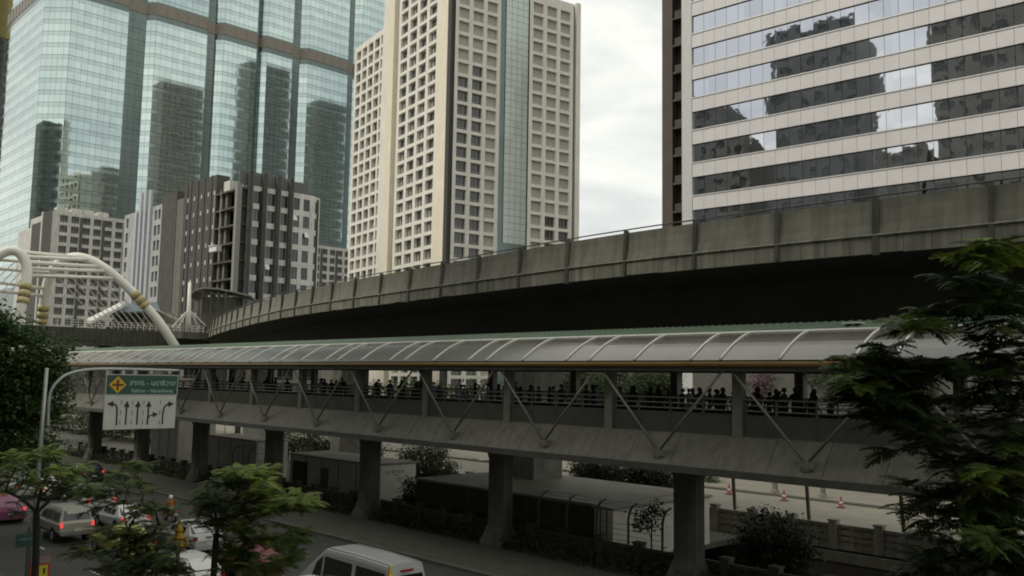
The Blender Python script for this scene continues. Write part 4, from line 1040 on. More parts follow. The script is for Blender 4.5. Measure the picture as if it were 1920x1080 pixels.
def vehicle(name, label, cat, kind, pm, loc, rz=pi, lit=True, group=None, roof_mat=None, rack=False, taxi=False):
    S = SPEC[kind]; T = thing(name, label, cat, loc, rz, group=group, local=True); zb, belt, hr = S['zb'], S['belt'], S['hr']
    g = MB()
    def ring(x, zt, hw): return [(x, -hw*.86, zb), (x, -hw, zb+.18), (x, -hw, zt-.16), (x, -hw*.93, zt-.03), (x, -hw*.8, zt), (x, hw*.8, zt), (x, hw*.93, zt-.03), (x, hw, zt-.16), (x, hw, zb+.18), (x, hw*.86, zb)]
    g.loft([ring(*b) for b in S['body']]); g.build('body', pm, T, smooth=False)
    hb = S['W']/2*.95; (xa, _), (xb, z1), (xc, z2), (xd, _) = S['cab']
    def cring(x, zr, b=belt):
        if zr is None: return [(x, -hb, b-.05), (x, -hb, b-.03), (x, -hb*.95, b-.01), (x, -hb*.6, b), (x, hb*.6, b), (x, hb*.95, b-.01), (x, hb, b-.03), (x, hb, b-.05)]
        return [(x, -hb, b-.05), (x, -hr*1.02, zr-.16), (x, -hr*.95, zr-.05), (x, -hr*.6, zr), (x, hr*.6, zr), (x, hr*.95, zr-.05), (x, hr*1.02, zr-.16), (x, hb, b-.05)]
    R_ = [cring(xa, None), cring(xb, z1), cring((xb+xc)/2, max(z1, z2)+.02), cring(xc, z2), cring(xd, None)]
    g = MB(); g.loft(R_); cab = g.build('cabin', pm, T)
    def pane(a, b, c, d, name, off, ins=(.08, .1)):
        a, b, c, d = map(Vector, (a, b, c, d)); i, j = ins
        L2 = lambda p, q, t: p+(q-p)*t
        q0 = L2(L2(a, b, i), L2(d, c, i), j); q1 = L2(L2(a, b, 1-i), L2(d, c, 1-i), j); q2 = L2(L2(a, b, 1-i), L2(d, c, 1-i), 1-j*.8); q3 = L2(L2(a, b, i), L2(d, c, i), 1-j*.8)
        n = (q1-q0).cross(q3-q0).normalized(); n = n if n.dot(Vector(off)) > 0 else -n
        g = MB(); g.hexa([q-n*.01 for q in (q0, q1, q2, q3)], [q+n*.014 for q in (q0, q1, q2, q3)]); g.build(name, M_CGL, T)
    r0_, r1_, rm_, r2_, r3_ = R_
    pane(r0_[2], r0_[5], r1_[5], r1_[2], 'rear_window', (-1, 0, .2), (.05, .12 if kind != 'van' else .38)); pane(r3_[2], r3_[5], r2_[5], r2_[2], 'windscreen', (1, 0, .2), (.05, .1))
    for s_, i0, i1 in ((-1, 0, 1), (1, 7, 6)):
        f = lambda t: tuple(Vector(r1_[i0]).lerp(Vector(r2_[i0]), t)); h_ = lambda t: tuple(Vector(r1_[i1]).lerp(Vector(r2_[i1]), t))
        for t0, t1 in ((0.0, .48), (.5, 1.0)): pane(f(t0), f(t1), h_(t1), h_(t0), 'side_window', (0, s_, 0), (.04, .14))
        q = (xd-xc)*.5; pane((xc+.03, s_*hb, belt), (xc+q, s_*hb, belt), (xc+q*.55, s_*(hb*.55+hr*.45), belt+(z2-belt)*.55), (xc+.03, s_*hr*1.03, z2-.2), 'quarter_window', (0, s_, 0), (.06, .1))
    wr = .31 if kind in ('sedan', 'hatch') else .36
    for x_ in (-S['L']*.29, S['L']*.31):
        for s_ in (-1, 1):
            y = s_*(S['W']/2-.1); g = MB(); g.tube([(x_, y-.1, wr), (x_, y+.1, wr)], wr, 16); w = sub(g.build('wheel', M_TYRE, T))
            g = MB(); g.tube([(x_, y+s_*.085, wr), (x_, y+s_*.115, wr)], wr*.62, 12); g.build('rim', M_RIM, w)
            g = MB(); g.tube([(x_, y-.13, wr+.03), (x_, y+.105, wr+.03)], wr+.06, 16); g.build('wheel_arch', M_TYRE, T)
    xr = -S['L']/2; zl = .82 if kind in ('sedan', 'hatch') else .98; hw = S['body'][1][2]
    for s_ in (-1, 1):
        g = MB(); g.box((xr+.09, s_*(hw-.10), zl if kind != 'van' else .95), (.2, .16, .18 if kind == 'sedan' else .25)); g.build('tail_lamp', M_TAIL if lit else M_TAILD, T)
        g = MB(); g.box((S['L']/2-.22, s_*(hw-.16), .66 if kind == 'sedan' else .78), (.22, .3, .17)); g.build('headlamp', M_CHR, T)
        g = MB(); g.box((xc+.35, s_*(hb+.14), belt+.1), (.12, .2, .14)); g.build('mirror', pm, T)
    g = MB(); g.box((xr-.02, 0, zb+.16), (.16, S['W']*.93, .2)); g.build('rear_bumper', M_CHR if kind == 'pickup' else pm, T)
    g = MB(); g.box((S['L']/2-.02, 0, zb+.14), (.16, S['W']*.86, .22)); g.build('front_bumper', pm, T)
    g = MB(); g.box((xr-.11 if kind == 'pickup' else xr-.02+.0, 0, zb+.30), (.02 if kind == 'pickup' else .1, .36, .13)); g.build('number_plate', M_PLATE, T)
    g = MB(); g.box((xr+.03, 0, zl+.06), (.12, .3, .04)); g.build('boot_handle', M_CHR, T)
    if rack:
        for s_ in (-1, 1): g = MB(); g.tube([(xb+.2, s_*hr*.9, z1+.05), (xc-.1, s_*hr*.9, z2+.05)], .025, 6); g.build('roof_rail', M_CHR, T)
    if kind == 'van':
        for s_ in (-1, 1):
            g = MB(); g.tube([(xb+.1, s_*(hr*.80), z1-.005), ((xb+xc)/2, s_*(hr*.80), z1+.045), (xc-.1, s_*hr*.80, z2)], .022, 6); g.build('roof_crease', pm, T)
        g = MB(); g.box((xa+.12, 0, z1-.22), (.06, .5, .07)); g.build('stop_lamp', M_TAILD, T)
    if kind == 'van':
        for s_ in (-1, 1):
            for x_ in (-1.15, .35, 1.5): g = MB(); g.box((x_, s_*.945, .78), (.02, .012, .76)); g.build('door_seam', M_STEELD, T)
            g = MB(); g.box((-.4, s_*.945, .62), (4.2, .014, .03)); g.build('side_moulding', M_STEELD, T)
            g = MB(); g.box((.2, s_*.95, .98), (.16, .03, .04)); g.build('door_handle', M_CHR, T)
        g = MB(); g.box((xr-.0, 0, .74), (.03, 1.5, .02)); g.build('tailgate_seam', M_STEELD, T)
    if taxi: g = MB(); g.box(((xb+xc)/2, 0, max(z1, z2)+.1), (.18, .5, .17)); g.build('taxi_box', M_GOLD, T)
    return T
RZ = pi
P_SIL = paint('silver', (.42, .42, .40)); P_GOLDS = paint('champagne', (.36, .335, .28)); P_PINK = paint('pink', (.30, .09, .18)); P_WHT = paint('white', (.66, .65, .61)); P_BLK = paint('black', (.02, .02, .021)); P_RED = paint('dark_red', (.16, .025, .03)); P_YG = paint('yellow_green', (.33, .32, .06)); P_GRY = paint('grey', (.22, .22, .22))
def rear(px, py, L_, h=0.0):
    a = atz(px, py, h); return (a.x-L_/2, a.y, 0.008)
vehicle('passenger_van', 'silver high-roof passenger van driving past the skywalk pillars', 'van', 'van', P_SIL, (-29.2, 20.2, .008), lit=False).scale = (1.16, 1.06, 1.05)
vehicle('pickup_truck', 'champagne pickup with a canopy and both brake lamps lit', 'pickup', 'pickup', P_GOLDS, rear(143, 1019, 5.1), rack=True)
vehicle('taxi', 'pink taxi in the lane beside the champagne pickup', 'taxi', 'sedan', P_PINK, rear(20, 982, 4.5), taxi=True)
vehicle('sedan_car', 'pale silver saloon queueing just ahead of the pink taxi', 'car', 'sedan', P_SIL, rear(52, 935, 4.5))
vehicle('sedan_car', 'white saloon queueing between the pink taxi and the black car', 'car', 'sedan', P_WHT, rear(100, 938, 4.5))
vehicle('hatchback_car', 'grey hatchback beside the black car at the head of the queue', 'car', 'hatch', P_GRY, rear(128, 912, 3.9))
vehicle('hatchback_car', 'black car with red tail lamps lit near the pillars', 'car', 'hatch', P_BLK, rear(176, 905, 3.9))
vehicle('pickup_truck', 'white pickup directly ahead of the champagne one', 'pickup', 'pickup', P_WHT, rear(190, 968, 5.1))
vehicle('sedan_car', 'white saloon half hidden behind the kerbside tree beside the champagne pickup', 'car', 'sedan', P_WHT, rear(255, 1000, 4.5))
vehicle('taxi', 'yellow and green taxi seen through the kerbside tree', 'taxi', 'sedan', P_YG, rear(262, 1052, 4.5), taxi=False)
vehicle('sedan_car', 'silver saloon behind the motorcyclist', 'car', 'sedan', P_SIL, rear(392, 1040, 4.5), lit=False)
vehicle('hatchback_car', 'white hatchback behind the silver saloon under the golden finial', 'car', 'hatch', P_WHT, rear(385, 1120, 3.9), lit=False)
vehicle('hatchback_car', 'dark red hatchback beside the silver passenger van', 'car', 'hatch', P_RED, rear(500, 1093, 3.9), lit=False)
a_ = atz(572, 1082, 1.45)
vehicle('sedan_car', 'white saloon alongside the silver passenger van, mostly below the frame', 'car', 'sedan', P_WHT, (a_.x, a_.y, .008), lit=False)

# ================================================================ people
def figure(pose):
    """one continuous body grown from a joint skeleton (skin + subdivision), 1.68 m tall, facing +x"""
    J = {'pel': ((0, 0, .93), .125), 'chest': ((.0, 0, 1.22), .135), 'sh': ((0, 0, 1.38), .10), 'neck': ((.0, 0, 1.46), .05), 'head': ((.03, 0, 1.56), .088), 'crown': ((.03, 0, 1.63), .07)}
    E_ = [('pel', 'chest'), ('chest', 'sh'), ('sh', 'neck'), ('neck', 'head'), ('head', 'crown')]
    if pose == 'ride':
        for k in J: p, r = J[k]; t = max(0, p[2]-.93); J[k] = ((p[0]-.15+t*.22, p[1], p[2]-.15), r)
        knees = {s: (.38, s*.17, .74) for s in (-1, 1)}; feet = {s: (.12, s*.17, .34) for s in (-1, 1)}; toe = {s: (.32, s*.17, .30) for s in (-1, 1)}
        elb = {s: (.18, s*.30, 1.02) for s in (-1, 1)}; hnd = {s: (.48, s*.28, .98) for s in (-1, 1)}
    else:
        st = {'stand': 0, 'walk': .22, 'walk2': -.2}[pose]
        knees = {s: (s*st*.6, s*.10, .50) for s in (-1, 1)}; feet = {s: (s*st*1.2-.02, s*.10, .09) for s in (-1, 1)}; toe = {s: (s*st*1.2+.14, s*.11, .04) for s in (-1, 1)}
        elb = {s: (-s*st*.5-.03, s*.235, 1.10) for s in (-1, 1)}; hnd = {s: (-s*st*.9+.06, s*.25, .84) for s in (-1, 1)}
        if pose == 'stand': elb[1] = (.05, .24, 1.12); hnd[1] = (.24, .14, 1.2)
    for s in (-1, 1):
        q = 'L' if s > 0 else 'R'; hp = J['pel'][0]; sp_ = J['sh'][0]
        J['hip'+q] = ((hp[0], s*.09, hp[2]-.07), .095); J['kn'+q] = (knees[s], .062); J['ank'+q] = (feet[s], .042); J['toe'+q] = (toe[s], .035)
        J['shd'+q] = ((sp_[0], s*.18, sp_[2]-.01), .062); J['el'+q] = (elb[s], .043); J['wr'+q] = (hnd[s], .03)
        d = (Vector(hnd[s])-Vector(elb[s])).normalized(); J['pm'+q] = (tuple(Vector(hnd[s])+d*.08), .034); J['fg'+q] = (tuple(Vector(hnd[s])+d*.16+Vector((.015, 0, 0))), .016)
        J['th'+q] = (tuple(Vector(hnd[s])+d*.09+Vector((.045, -s*.02, 0))), .012)
        E_ += [('pel', 'hip'+q), ('hip'+q, 'kn'+q), ('kn'+q, 'ank'+q), ('ank'+q, 'toe'+q), ('sh', 'shd'+q), ('shd'+q, 'el'+q), ('el'+q, 'wr'+q), ('wr'+q, 'pm'+q), ('pm'+q, 'fg'+q), ('wr'+q, 'th'+q)]
    ks = list(J); me = bpy.data.meshes.new('fig'); me.from_pydata([J[k][0] for k in ks], [(ks.index(a), ks.index(b)) for a, b in E_], [])
    o = bpy.data.objects.new('fig', me); COL.objects.link(o)
    o.modifiers.new('s', 'SKIN'); 
    for i, k in enumerate(ks): me.skin_vertices[0].data[i].radius = (J[k][1]*(.8 if k in ('chest', 'pel', 'sh') else 1), J[k][1]*(1.18 if k in ('chest', 'pel') else 1))
    me.skin_vertices[0].data[0].use_root = True
    sd = o.modifiers.new('d', 'SUBSURF'); sd.levels = 1; sd.render_levels = 1
    bpy.context.view_layer.update(); dg = bpy.context.evaluated_depsgraph_get(); m2 = bpy.data.meshes.new_from_object(o.evaluated_get(dg)); bpy.data.objects.remove(o)
    hd_ = J['head'][0]
    dz = hd_[2]-1.56
    for p in m2.polygons:
        c = p.center; p.use_smooth = True
        if c.z > 1.425+dz and (Vector(c)-Vector(hd_)).length < .25: p.material_index = 2
        elif pose != 'ride' and abs(c.y) > .17 and c.z < 1.12: p.material_index = 2
        elif c.z > .95+dz*.9: p.material_index = 0
        else: p.material_index = 1
    return m2, hd_
FIG = {p: figure(p) for p in ('stand', 'walk', 'walk2', 'ride')}
M_SKIN = mat('skin', (.30, .18, .12), .6, var=.08); M_HAIR = mat('hair_black', (.012, .011, .010), .5, var=.1)
SHIRTS = [('dark navy', (.02, .025, .045)), ('black', (.015, .015, .015)), ('dark grey', (.05, .05, .05)), ('brown', (.06, .035, .02)), ('pale blue', (.25, .32, .40)), ('white', (.5, .5, .48))]
TROUS = [('black', (.012, .012, .014)), ('dark blue', (.02, .03, .06)), ('grey', (.08, .08, .08))]
hm = MB(); N_ = 10
rgs = []
for i in range(7):
    ph = i/6*pi*.62; rgs.append([(.108*sin(max(ph, .05))*cos(2*pi*j/N_)*1.02-.012, .095*sin(max(ph, .05))*sin(2*pi*j/N_), .115*cos(ph)) for j in range(N_)])
hm.loft(rgs); 
def person(label, pose, loc, rz, si, ti, group=None, sc=1.0, hair=True):
    T = thing('person', label, 'person', loc, rz, group=group, local=True); T.scale = (sc, sc, sc)
    me, hd_ = FIG[pose]; b = me.copy(); b.materials.clear()
    for m in (mat('shirt_'+SHIRTS[si][0] if si < 90 else 'x', SHIRTS[si][1], .85, var=.1), mat('trousers_'+TROUS[ti][0], TROUS[ti][1], .85, var=.1), M_SKIN): b.materials.append(m)
    place(b, 'body', T)
    if hair:
        h = hm.mesh('hair', M_HAIR, smooth=True); place(h, 'hair', T, (hd_[0]-.005, 0, hd_[2]+.02))
    # nose and eyes are only a few millimetres here; the nose still shapes the profile
    n = MB(); n.hexa([(.075, -.014, -.03), (.115, -.012, -.03), (.115, .012, -.03), (.075, .014, -.03)], [(.075, -.006, .03), (.088, -.005, .03), (.088, .005, .03), (.075, .006, .03)])
    place(n.mesh('nose', M_SKIN), 'nose', T, (hd_[0], 0, hd_[2]))
    return T
random.seed(21)
extra = [(380+27*i+random.uniform(-11, 11), random.uniform(32.4, 35.4)) for i in range(44)]
heads = [(388, 32.8), (425, 34.4), (440, 33.2), (628, 34.8), (640, 35.2), (664, 34.4), (700, 33.2), (721, 34.2), (775, 32.6), (762, 33.8), (790, 33.4), (872, 33.5), (884, 34.6), (985, 33.4), (1045, 34.2), (1118, 33.0), (1172, 34.4), (1220, 33.0), (1232, 34.2), (1262, 33.4), (1292, 34.6), (1322, 32.9), (1340, 34.3), (1412, 33.1), (1448, 33.6), (1466, 34.8), (1478, 32.9), (1500, 33.9), (1760, 33.2), (395, 33.6), (410, 32.6), (455, 34.0), (520, 33.2), (560, 34.4), (590, 33.0), (610, 33.8), (735, 33.0), (800, 34.4), (930, 33.0), (1010, 33.6), (1135, 34.0), (1240, 32.7), (1305, 33.6), (1356, 33.2), (1385, 34.4), (1432, 32.6), (1520, 33.0), (1545, 34.2)]
GP = 'commuters walking inside the skywalk'
for i, (px, Y) in enumerate(heads+extra):
    p = aty(px, 730, Y); si = random.randrange(6) if random.random() < .5 else random.randrange(4); Y += random.uniform(-.5, .6); ti = random.randrange(3); pose = random.choice(('stand', 'walk', 'walk2')); sc = random.uniform(.90, 1.06)
    person('person in %s top and %s trousers walking inside the covered skywalk' % (SHIRTS[si][0], TROUS[ti][0]), pose, (p.x, Y, 7.08), random.choice((0, pi, pi+.6, -.5, 1.2)), si, ti, GP, sc)
# motorcyclist in orange vest and white helmet
SHIRTS.append(('orange', (.42, .13, .02))); b_ = atz(318, 978, 0)
ML = (b_.x, b_.y, .008)
T = thing('motorcycle', 'small dark motorcycle under the rider in orange', 'motorcycle', ML, pi, local=True)
for x_ in (-.62, .62):
    g = MB(); n = 16
    g.tube([(x_, -.045, .29), (x_, .045, .29)], .29, n); w = sub(g.build('wheel', M_TYRE, T)); g = MB(); g.tube([(x_, -.05, .29), (x_, .05, .29)], .19, 12); g.build('rim', M_RIM, w)
g = MB(); g.loft([[(x_, -w_, z0), (x_, -w_, z1), (x_, w_, z1), (x_, w_, z0)] for x_, w_, z0, z1 in ((-.8, .06, .62, .72), (-.4, .13, .45, .74), (0, .12, .32, .62), (.3, .1, .32, .6), (.45, .12, .5, .9))]); g.build('body', P_BLK, T)
g = MB(); g.loft([[(x_, -w_, z0), (x_, -w_*.8, z0+.08), (x_, w_*.8, z0+.08), (x_, w_, z0)] for x_, w_, z0 in ((-.75, .10, .74), (-.2, .14, .73), (.1, .08, .68))]); g.build('seat', M_TYRE, T)
g = MB(); g.tube([(.42, -.32, 1.02), (.46, 0, .98), (.42, .32, 1.02)], .018, 6); g.tube([(.45, 0, .98), (.62, 0, .3)], .04, 6); g.build('handlebar', M_STEELD, T)
g = MB(); g.box((-.82, 0, .68), (.05, .16, .08)); g.build('tail_lamp', M_TAIL, T)
g = MB(); g.box((-.84, 0, .5), (.02, .22, .16)); g.build('number_plate', M_PLATE, T)
T = person('rider in an orange vest and white helmet on the motorcycle', 'ride', ML, pi, 6, 0, hair=False)
hd_ = FIG['ride'][1]; g = MB(); g.loft([[(.145*sin(max(i/6*pi*.7, .05))*cos(2*pi*j/12)-.01, .135*sin(max(i/6*pi*.7, .05))*sin(2*pi*j/12), .15*cos(i/6*pi*.7)) for j in range(12)] for i in range(7)])
place(g.mesh('helmet', M_WHITE, smooth=True), 'helmet', T, (hd_[0], 0, hd_[2]+.03))

# golden finial posts along the near kerb
def finial(px, py, label):
    a = aty(px, py, 11.35); zt = a.z
    T = thing('finial_post', label, 'lamp post', (a.x, 11.35, .13)); M_GLD = mat('gold_leaf', (.58, .36, .05), .35, metal=.5, var=.2, scale=6)
    g = MB(); g.lathe((a.x, 11.35, .13), [(.16, 0), (.16, .3), (.07, .4), (.055, zt-1.0)], 10); g.build('post', M_STEELD, T)
    g = MB(); g.lathe((a.x, 11.35, zt-.95), [(.06, 0), (.17, .08), (.22, .2), (.12, .34), (.17, .42), (.10, .56), (.13, .62), (.05, .78), (.02, .95)], 10); g.build('finial', M_GLD, T)
    for k in range(3):
        an = k*2*pi/3+.4; g = MB(); g.tube([(a.x+cos(an)*.15, 11.35+sin(an)*.15, zt-.8), (a.x+cos(an)*.34, 11.35+sin(an)*.34, zt-.72), (a.x+cos(an)*.28, 11.35+sin(an)*.28, zt-.5)], [.05, .04, .015], 6); g.build('scroll', M_GLD, T)
finial(337, 972, 'golden ornamental finial on a dark post above the white hatchback')
finial(731, 1060, 'golden ornamental finial on a dark post in front of the passenger van')

# ================================================================ planting
M_BARK = mat('bark', (.035, .03, .024), .95, var=.3, scale=6, bump=.4)
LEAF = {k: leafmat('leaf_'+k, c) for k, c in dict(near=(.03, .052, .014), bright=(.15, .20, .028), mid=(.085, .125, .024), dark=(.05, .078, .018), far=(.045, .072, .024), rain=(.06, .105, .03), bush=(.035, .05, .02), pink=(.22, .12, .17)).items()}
def frond_mesh(seed, m, npair=18):
    """feathery compound leaf, 1 m long along +x, drooping, with narrow leaflets"""
    r = random.Random(seed); g = MB(); pts = []
    for i in range(9):
        t = i/8; pts.append(Vector((t*(1-.10*t), .06*sin(t*2.5+seed), .10*t-.42*t*t)))
    g.tube(pts, [.010*(1-.7*i/8) for i in range(9)], 3, cap=False)
    def at(t): i = min(7, int(t*8)); return pts[i].lerp(pts[i+1], t*8-i)
    for k in range(npair):
        t = .14+.84*k/(npair-1); p = at(t); ln = .30*(sin(pi*(.16+.80*t))**.8)*r.uniform(.85, 1.1)
        for s in (-1, 1):
            a = rad(62-22*t+r.uniform(-8, 8)); d = Vector((cos(a), s*sin(a), r.uniform(-.30, -.02))).normalized(); w = Vector((-d.y, d.x, 0)).normalized()*.030
            dr = Vector((0, 0, -.10*ln)); m1 = p+d*ln*.5+dr*.3; e_ = p+d*ln+dr
            g.face([p-w*.4, m1-w, m1+w, p+w*.4]); g.face([m1-w, e_-w*.3, e_+w*.3, m1+w])
    return g.mesh('frond', m)
FR = {k: [frond_mesh(i*7+3, LEAF[k]) for i in range(4)] for k in ('near', 'bright', 'mid', 'dark')}
def rot_to(d, roll): 
    q = Vector(d).to_track_quat('X', 'Z'); return (q.to_matrix() @ Matrix.Rotation(roll, 3, 'X')).to_euler()
def frond_tree(name, label, base, fork_z, tips, size, rnd, per=7, limit=300, kinds=('bright', 'mid', 'dark'), group=None, trunk_r=.11, lean=(0, 0)):
    """kerbside tree: tapered trunk, limbs to every tip, a rosette of compound leaves at each tip"""
    r = random.Random(rnd); T = thing(name, label, 'tree', base, group=group); base = Vector(base)
    fork = Vector((base.x+lean[0], base.y+lean[1], fork_z)); g = MB()
    midp = base.lerp(fork, .5)+Vector((r.uniform(-.15, .15), r.uniform(-.15, .15), 0))
    g.tube(smooth([base, midp, fork], 5), [trunk_r*(1.15-.35*i/10) for i in range(11)], 8); g.build('trunk', M_BARK, T, smooth=True)
    g = MB()
    nodes = [(fork, 0)]
    for tp, kd in sorted(tips, key=lambda q: (Vector(q[0])-fork).length):
        tp = Vector(tp); fd = (tp-fork).length
        near_, dep = min(nodes, key=lambda q: (q[0]-tp).length+.35*(q[0]-fork).length)
        m1 = near_.lerp(tp, .5)+Vector((r.uniform(-.08, .08), r.uniform(-.08, .08), r.uniform(-.02, .1)))
        ra = trunk_r*.5*(.72**dep); rb = ra*.6
        g.tube(smooth([near_, m1, tp], 3), [ra+(rb-ra)*i/6 for i in range(7)], 5, cap=False); nodes.append((tp, dep+1)); nodes.append((near_.lerp(tp, .5), dep+1))
    g.build('limbs', M_BARK, T, smooth=True)
    n = 0; rest_ = {}
    for tp, kd in tips:
        tp = Vector(tp); out_ = (tp-Vector((fork.x, fork.y, tp.z-.5))); out_.z = 0
        a0 = r.uniform(0, 2*pi)
        for k in range(per):
            an = a0+2*pi*k/per+r.uniform(-.25, .25); el = r.uniform(-.15, .55); d = Vector((cos(an)*cos(el), sin(an)*cos(el), sin(el)))
            d = (d+out_.normalized()*.25 if out_.length > .1 else d).normalized(); s = size*r.uniform(.7, 1.2); kk = kd if r.random() < .75 else r.choice(kinds)
            me_ = FR[kk][r.randrange(4)]; ro = rot_to(d, r.uniform(-.4, .4))
            if n < limit: place(me_, 'leaf', T, tp, rot=ro, scale=(s, s, s)); n += 1
            else: rest_.setdefault(kk, []).append((me_, tp.copy(), ro, s))
    for kk, L_ in rest_.items():
        v, f = [], []
        for me_, tp, ro, s in L_:
            Mx = Matrix.Translation(tp) @ ro.to_matrix().to_4x4() @ Matrix.Scale(s, 4); i0 = len(v)
            v += [tuple(Mx @ q.co) for q in me_.vertices]; f += [tuple(i0+i for i in p.vertices) for p in me_.polygons]
        me2 = bpy.data.meshes.new('foliage'); me2.from_pydata(v, [], f); me2.materials.append(LEAF[kk]); place(me2, 'foliage', T, kind='stuff')
    return T
def tipcloud(c, rx, ry, rz_, n, rnd, up='bright'):
    r = random.Random(rnd); o = []
    for _ in range(n):
        while True:
            p = Vector((r.uniform(-1, 1), r.uniform(-1, 1), r.uniform(-1, 1)))
            if .25 < p.length < 1: break
        o.append(((c[0]+p.x*rx, c[1]+p.y*ry, c[2]+p.z*rz_), 'bright' if p.z > .45 and up == 'bright' and r.random() < .7 else ('mid' if p.z > -.1 else 'dark')))
    return o
def pxc(px, py, Y): return aty(px, py, Y)
# lower-left kerbside trees
def tips_px(lst, Y, kind, n, spread, rnd):
    r = random.Random(rnd); o = []
    for px, py in lst:
        for _ in range(int(n*2.1)):
            p = aty(px+r.gauss(0, spread*1.25), py+r.gauss(0, spread*.7), Y+r.uniform(-1.0, 1.0)); o.append((tuple(p), kind))
    return o
YT = 10.2
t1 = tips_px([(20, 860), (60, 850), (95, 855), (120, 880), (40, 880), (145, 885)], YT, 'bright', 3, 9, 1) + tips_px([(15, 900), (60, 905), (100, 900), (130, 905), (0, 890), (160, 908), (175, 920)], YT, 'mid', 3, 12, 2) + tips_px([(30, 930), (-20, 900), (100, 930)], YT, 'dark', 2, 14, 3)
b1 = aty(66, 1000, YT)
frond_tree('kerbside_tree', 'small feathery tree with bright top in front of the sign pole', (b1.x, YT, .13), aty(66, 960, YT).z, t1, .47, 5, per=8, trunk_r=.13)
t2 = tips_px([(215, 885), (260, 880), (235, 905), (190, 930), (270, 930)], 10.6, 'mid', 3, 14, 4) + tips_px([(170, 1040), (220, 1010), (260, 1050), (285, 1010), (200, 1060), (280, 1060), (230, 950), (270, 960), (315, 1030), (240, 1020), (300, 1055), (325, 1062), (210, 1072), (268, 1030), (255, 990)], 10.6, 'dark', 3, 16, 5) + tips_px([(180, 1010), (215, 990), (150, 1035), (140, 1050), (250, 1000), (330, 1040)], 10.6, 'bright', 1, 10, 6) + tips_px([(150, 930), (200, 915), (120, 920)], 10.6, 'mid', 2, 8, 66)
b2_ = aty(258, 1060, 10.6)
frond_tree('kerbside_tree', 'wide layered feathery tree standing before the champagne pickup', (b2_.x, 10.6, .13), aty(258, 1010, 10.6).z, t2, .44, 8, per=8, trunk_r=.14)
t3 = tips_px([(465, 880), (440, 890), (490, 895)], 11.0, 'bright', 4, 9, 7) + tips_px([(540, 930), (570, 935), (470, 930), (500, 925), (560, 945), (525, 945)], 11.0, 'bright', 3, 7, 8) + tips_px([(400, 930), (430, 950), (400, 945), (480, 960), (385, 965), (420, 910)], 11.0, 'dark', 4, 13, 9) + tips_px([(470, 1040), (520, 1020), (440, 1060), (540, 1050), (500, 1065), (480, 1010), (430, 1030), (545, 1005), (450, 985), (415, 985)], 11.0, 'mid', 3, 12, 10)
b3 = aty(395, 1075, 11.0)
frond_tree('kerbside_tree', 'leaning feathery tree with lime sprays beside the golden finial', (b3.x, 11.0, .13), aty(385, 1000, 11.0).z, t3, .44, 11, per=8, trunk_r=.10, lean=(-.2, .2))
# tree close by on the right
random.seed(31); tr = []
def near(px, py, D, kd, n=3, sp=26):
    for _ in range(int(n*1.7)): tr.append((tuple(atd(px+random.gauss(0, sp), py+random.gauss(0, sp), D+random.uniform(-.7, .7))), kd))
for px, py in ((1850, 462), (1830, 490), (1870, 480)): near(px, py, 9.5, 'bright', 2, 12)
for px, py in ((1730, 612), (1705, 628), (1745, 600)): near(px, py, 9.0, 'mid', 2, 12)
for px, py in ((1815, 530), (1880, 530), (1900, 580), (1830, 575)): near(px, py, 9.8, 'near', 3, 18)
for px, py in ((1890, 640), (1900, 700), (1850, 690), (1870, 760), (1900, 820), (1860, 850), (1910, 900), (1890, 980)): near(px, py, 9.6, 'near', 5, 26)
for px, py in ((1640, 690), (1680, 670), (1620, 740), (1660, 760), (1700, 720), (1720, 770), (1690, 800), (1750, 820), (1740, 690)): near(px, py, 9.2, 'near', 4, 18)
for px, py in ((1600, 690), (1610, 720)): near(px, py, 9.0, 'mid', 2, 8)
for px, py in ((1780, 880), (1820, 930), (1760, 950), (1850, 960), (1780, 1030), (1860, 1040), (1910, 1050), (1740, 1060)): near(px, py, 9.4, 'near', 4, 24)
for px, py in ((1880, 900), (1900, 925), (1860, 915)): near(px, py, 8.6, 'bright', 1, 14)
for px, py in ((1910, 1000), (1850, 1000)): near(px, py, 8.8, 'mid', 2, 12)
bb = atd(1925, 1000, 9.6)
frond_tree('feathery_tree', 'dark feathery-leaved tree close beside the skywalk end', (bb.x, bb.y, .13), 6.9, tr, .34, 13, per=10, kinds=('near', 'near', 'dark', 'mid'), trunk_r=.13)

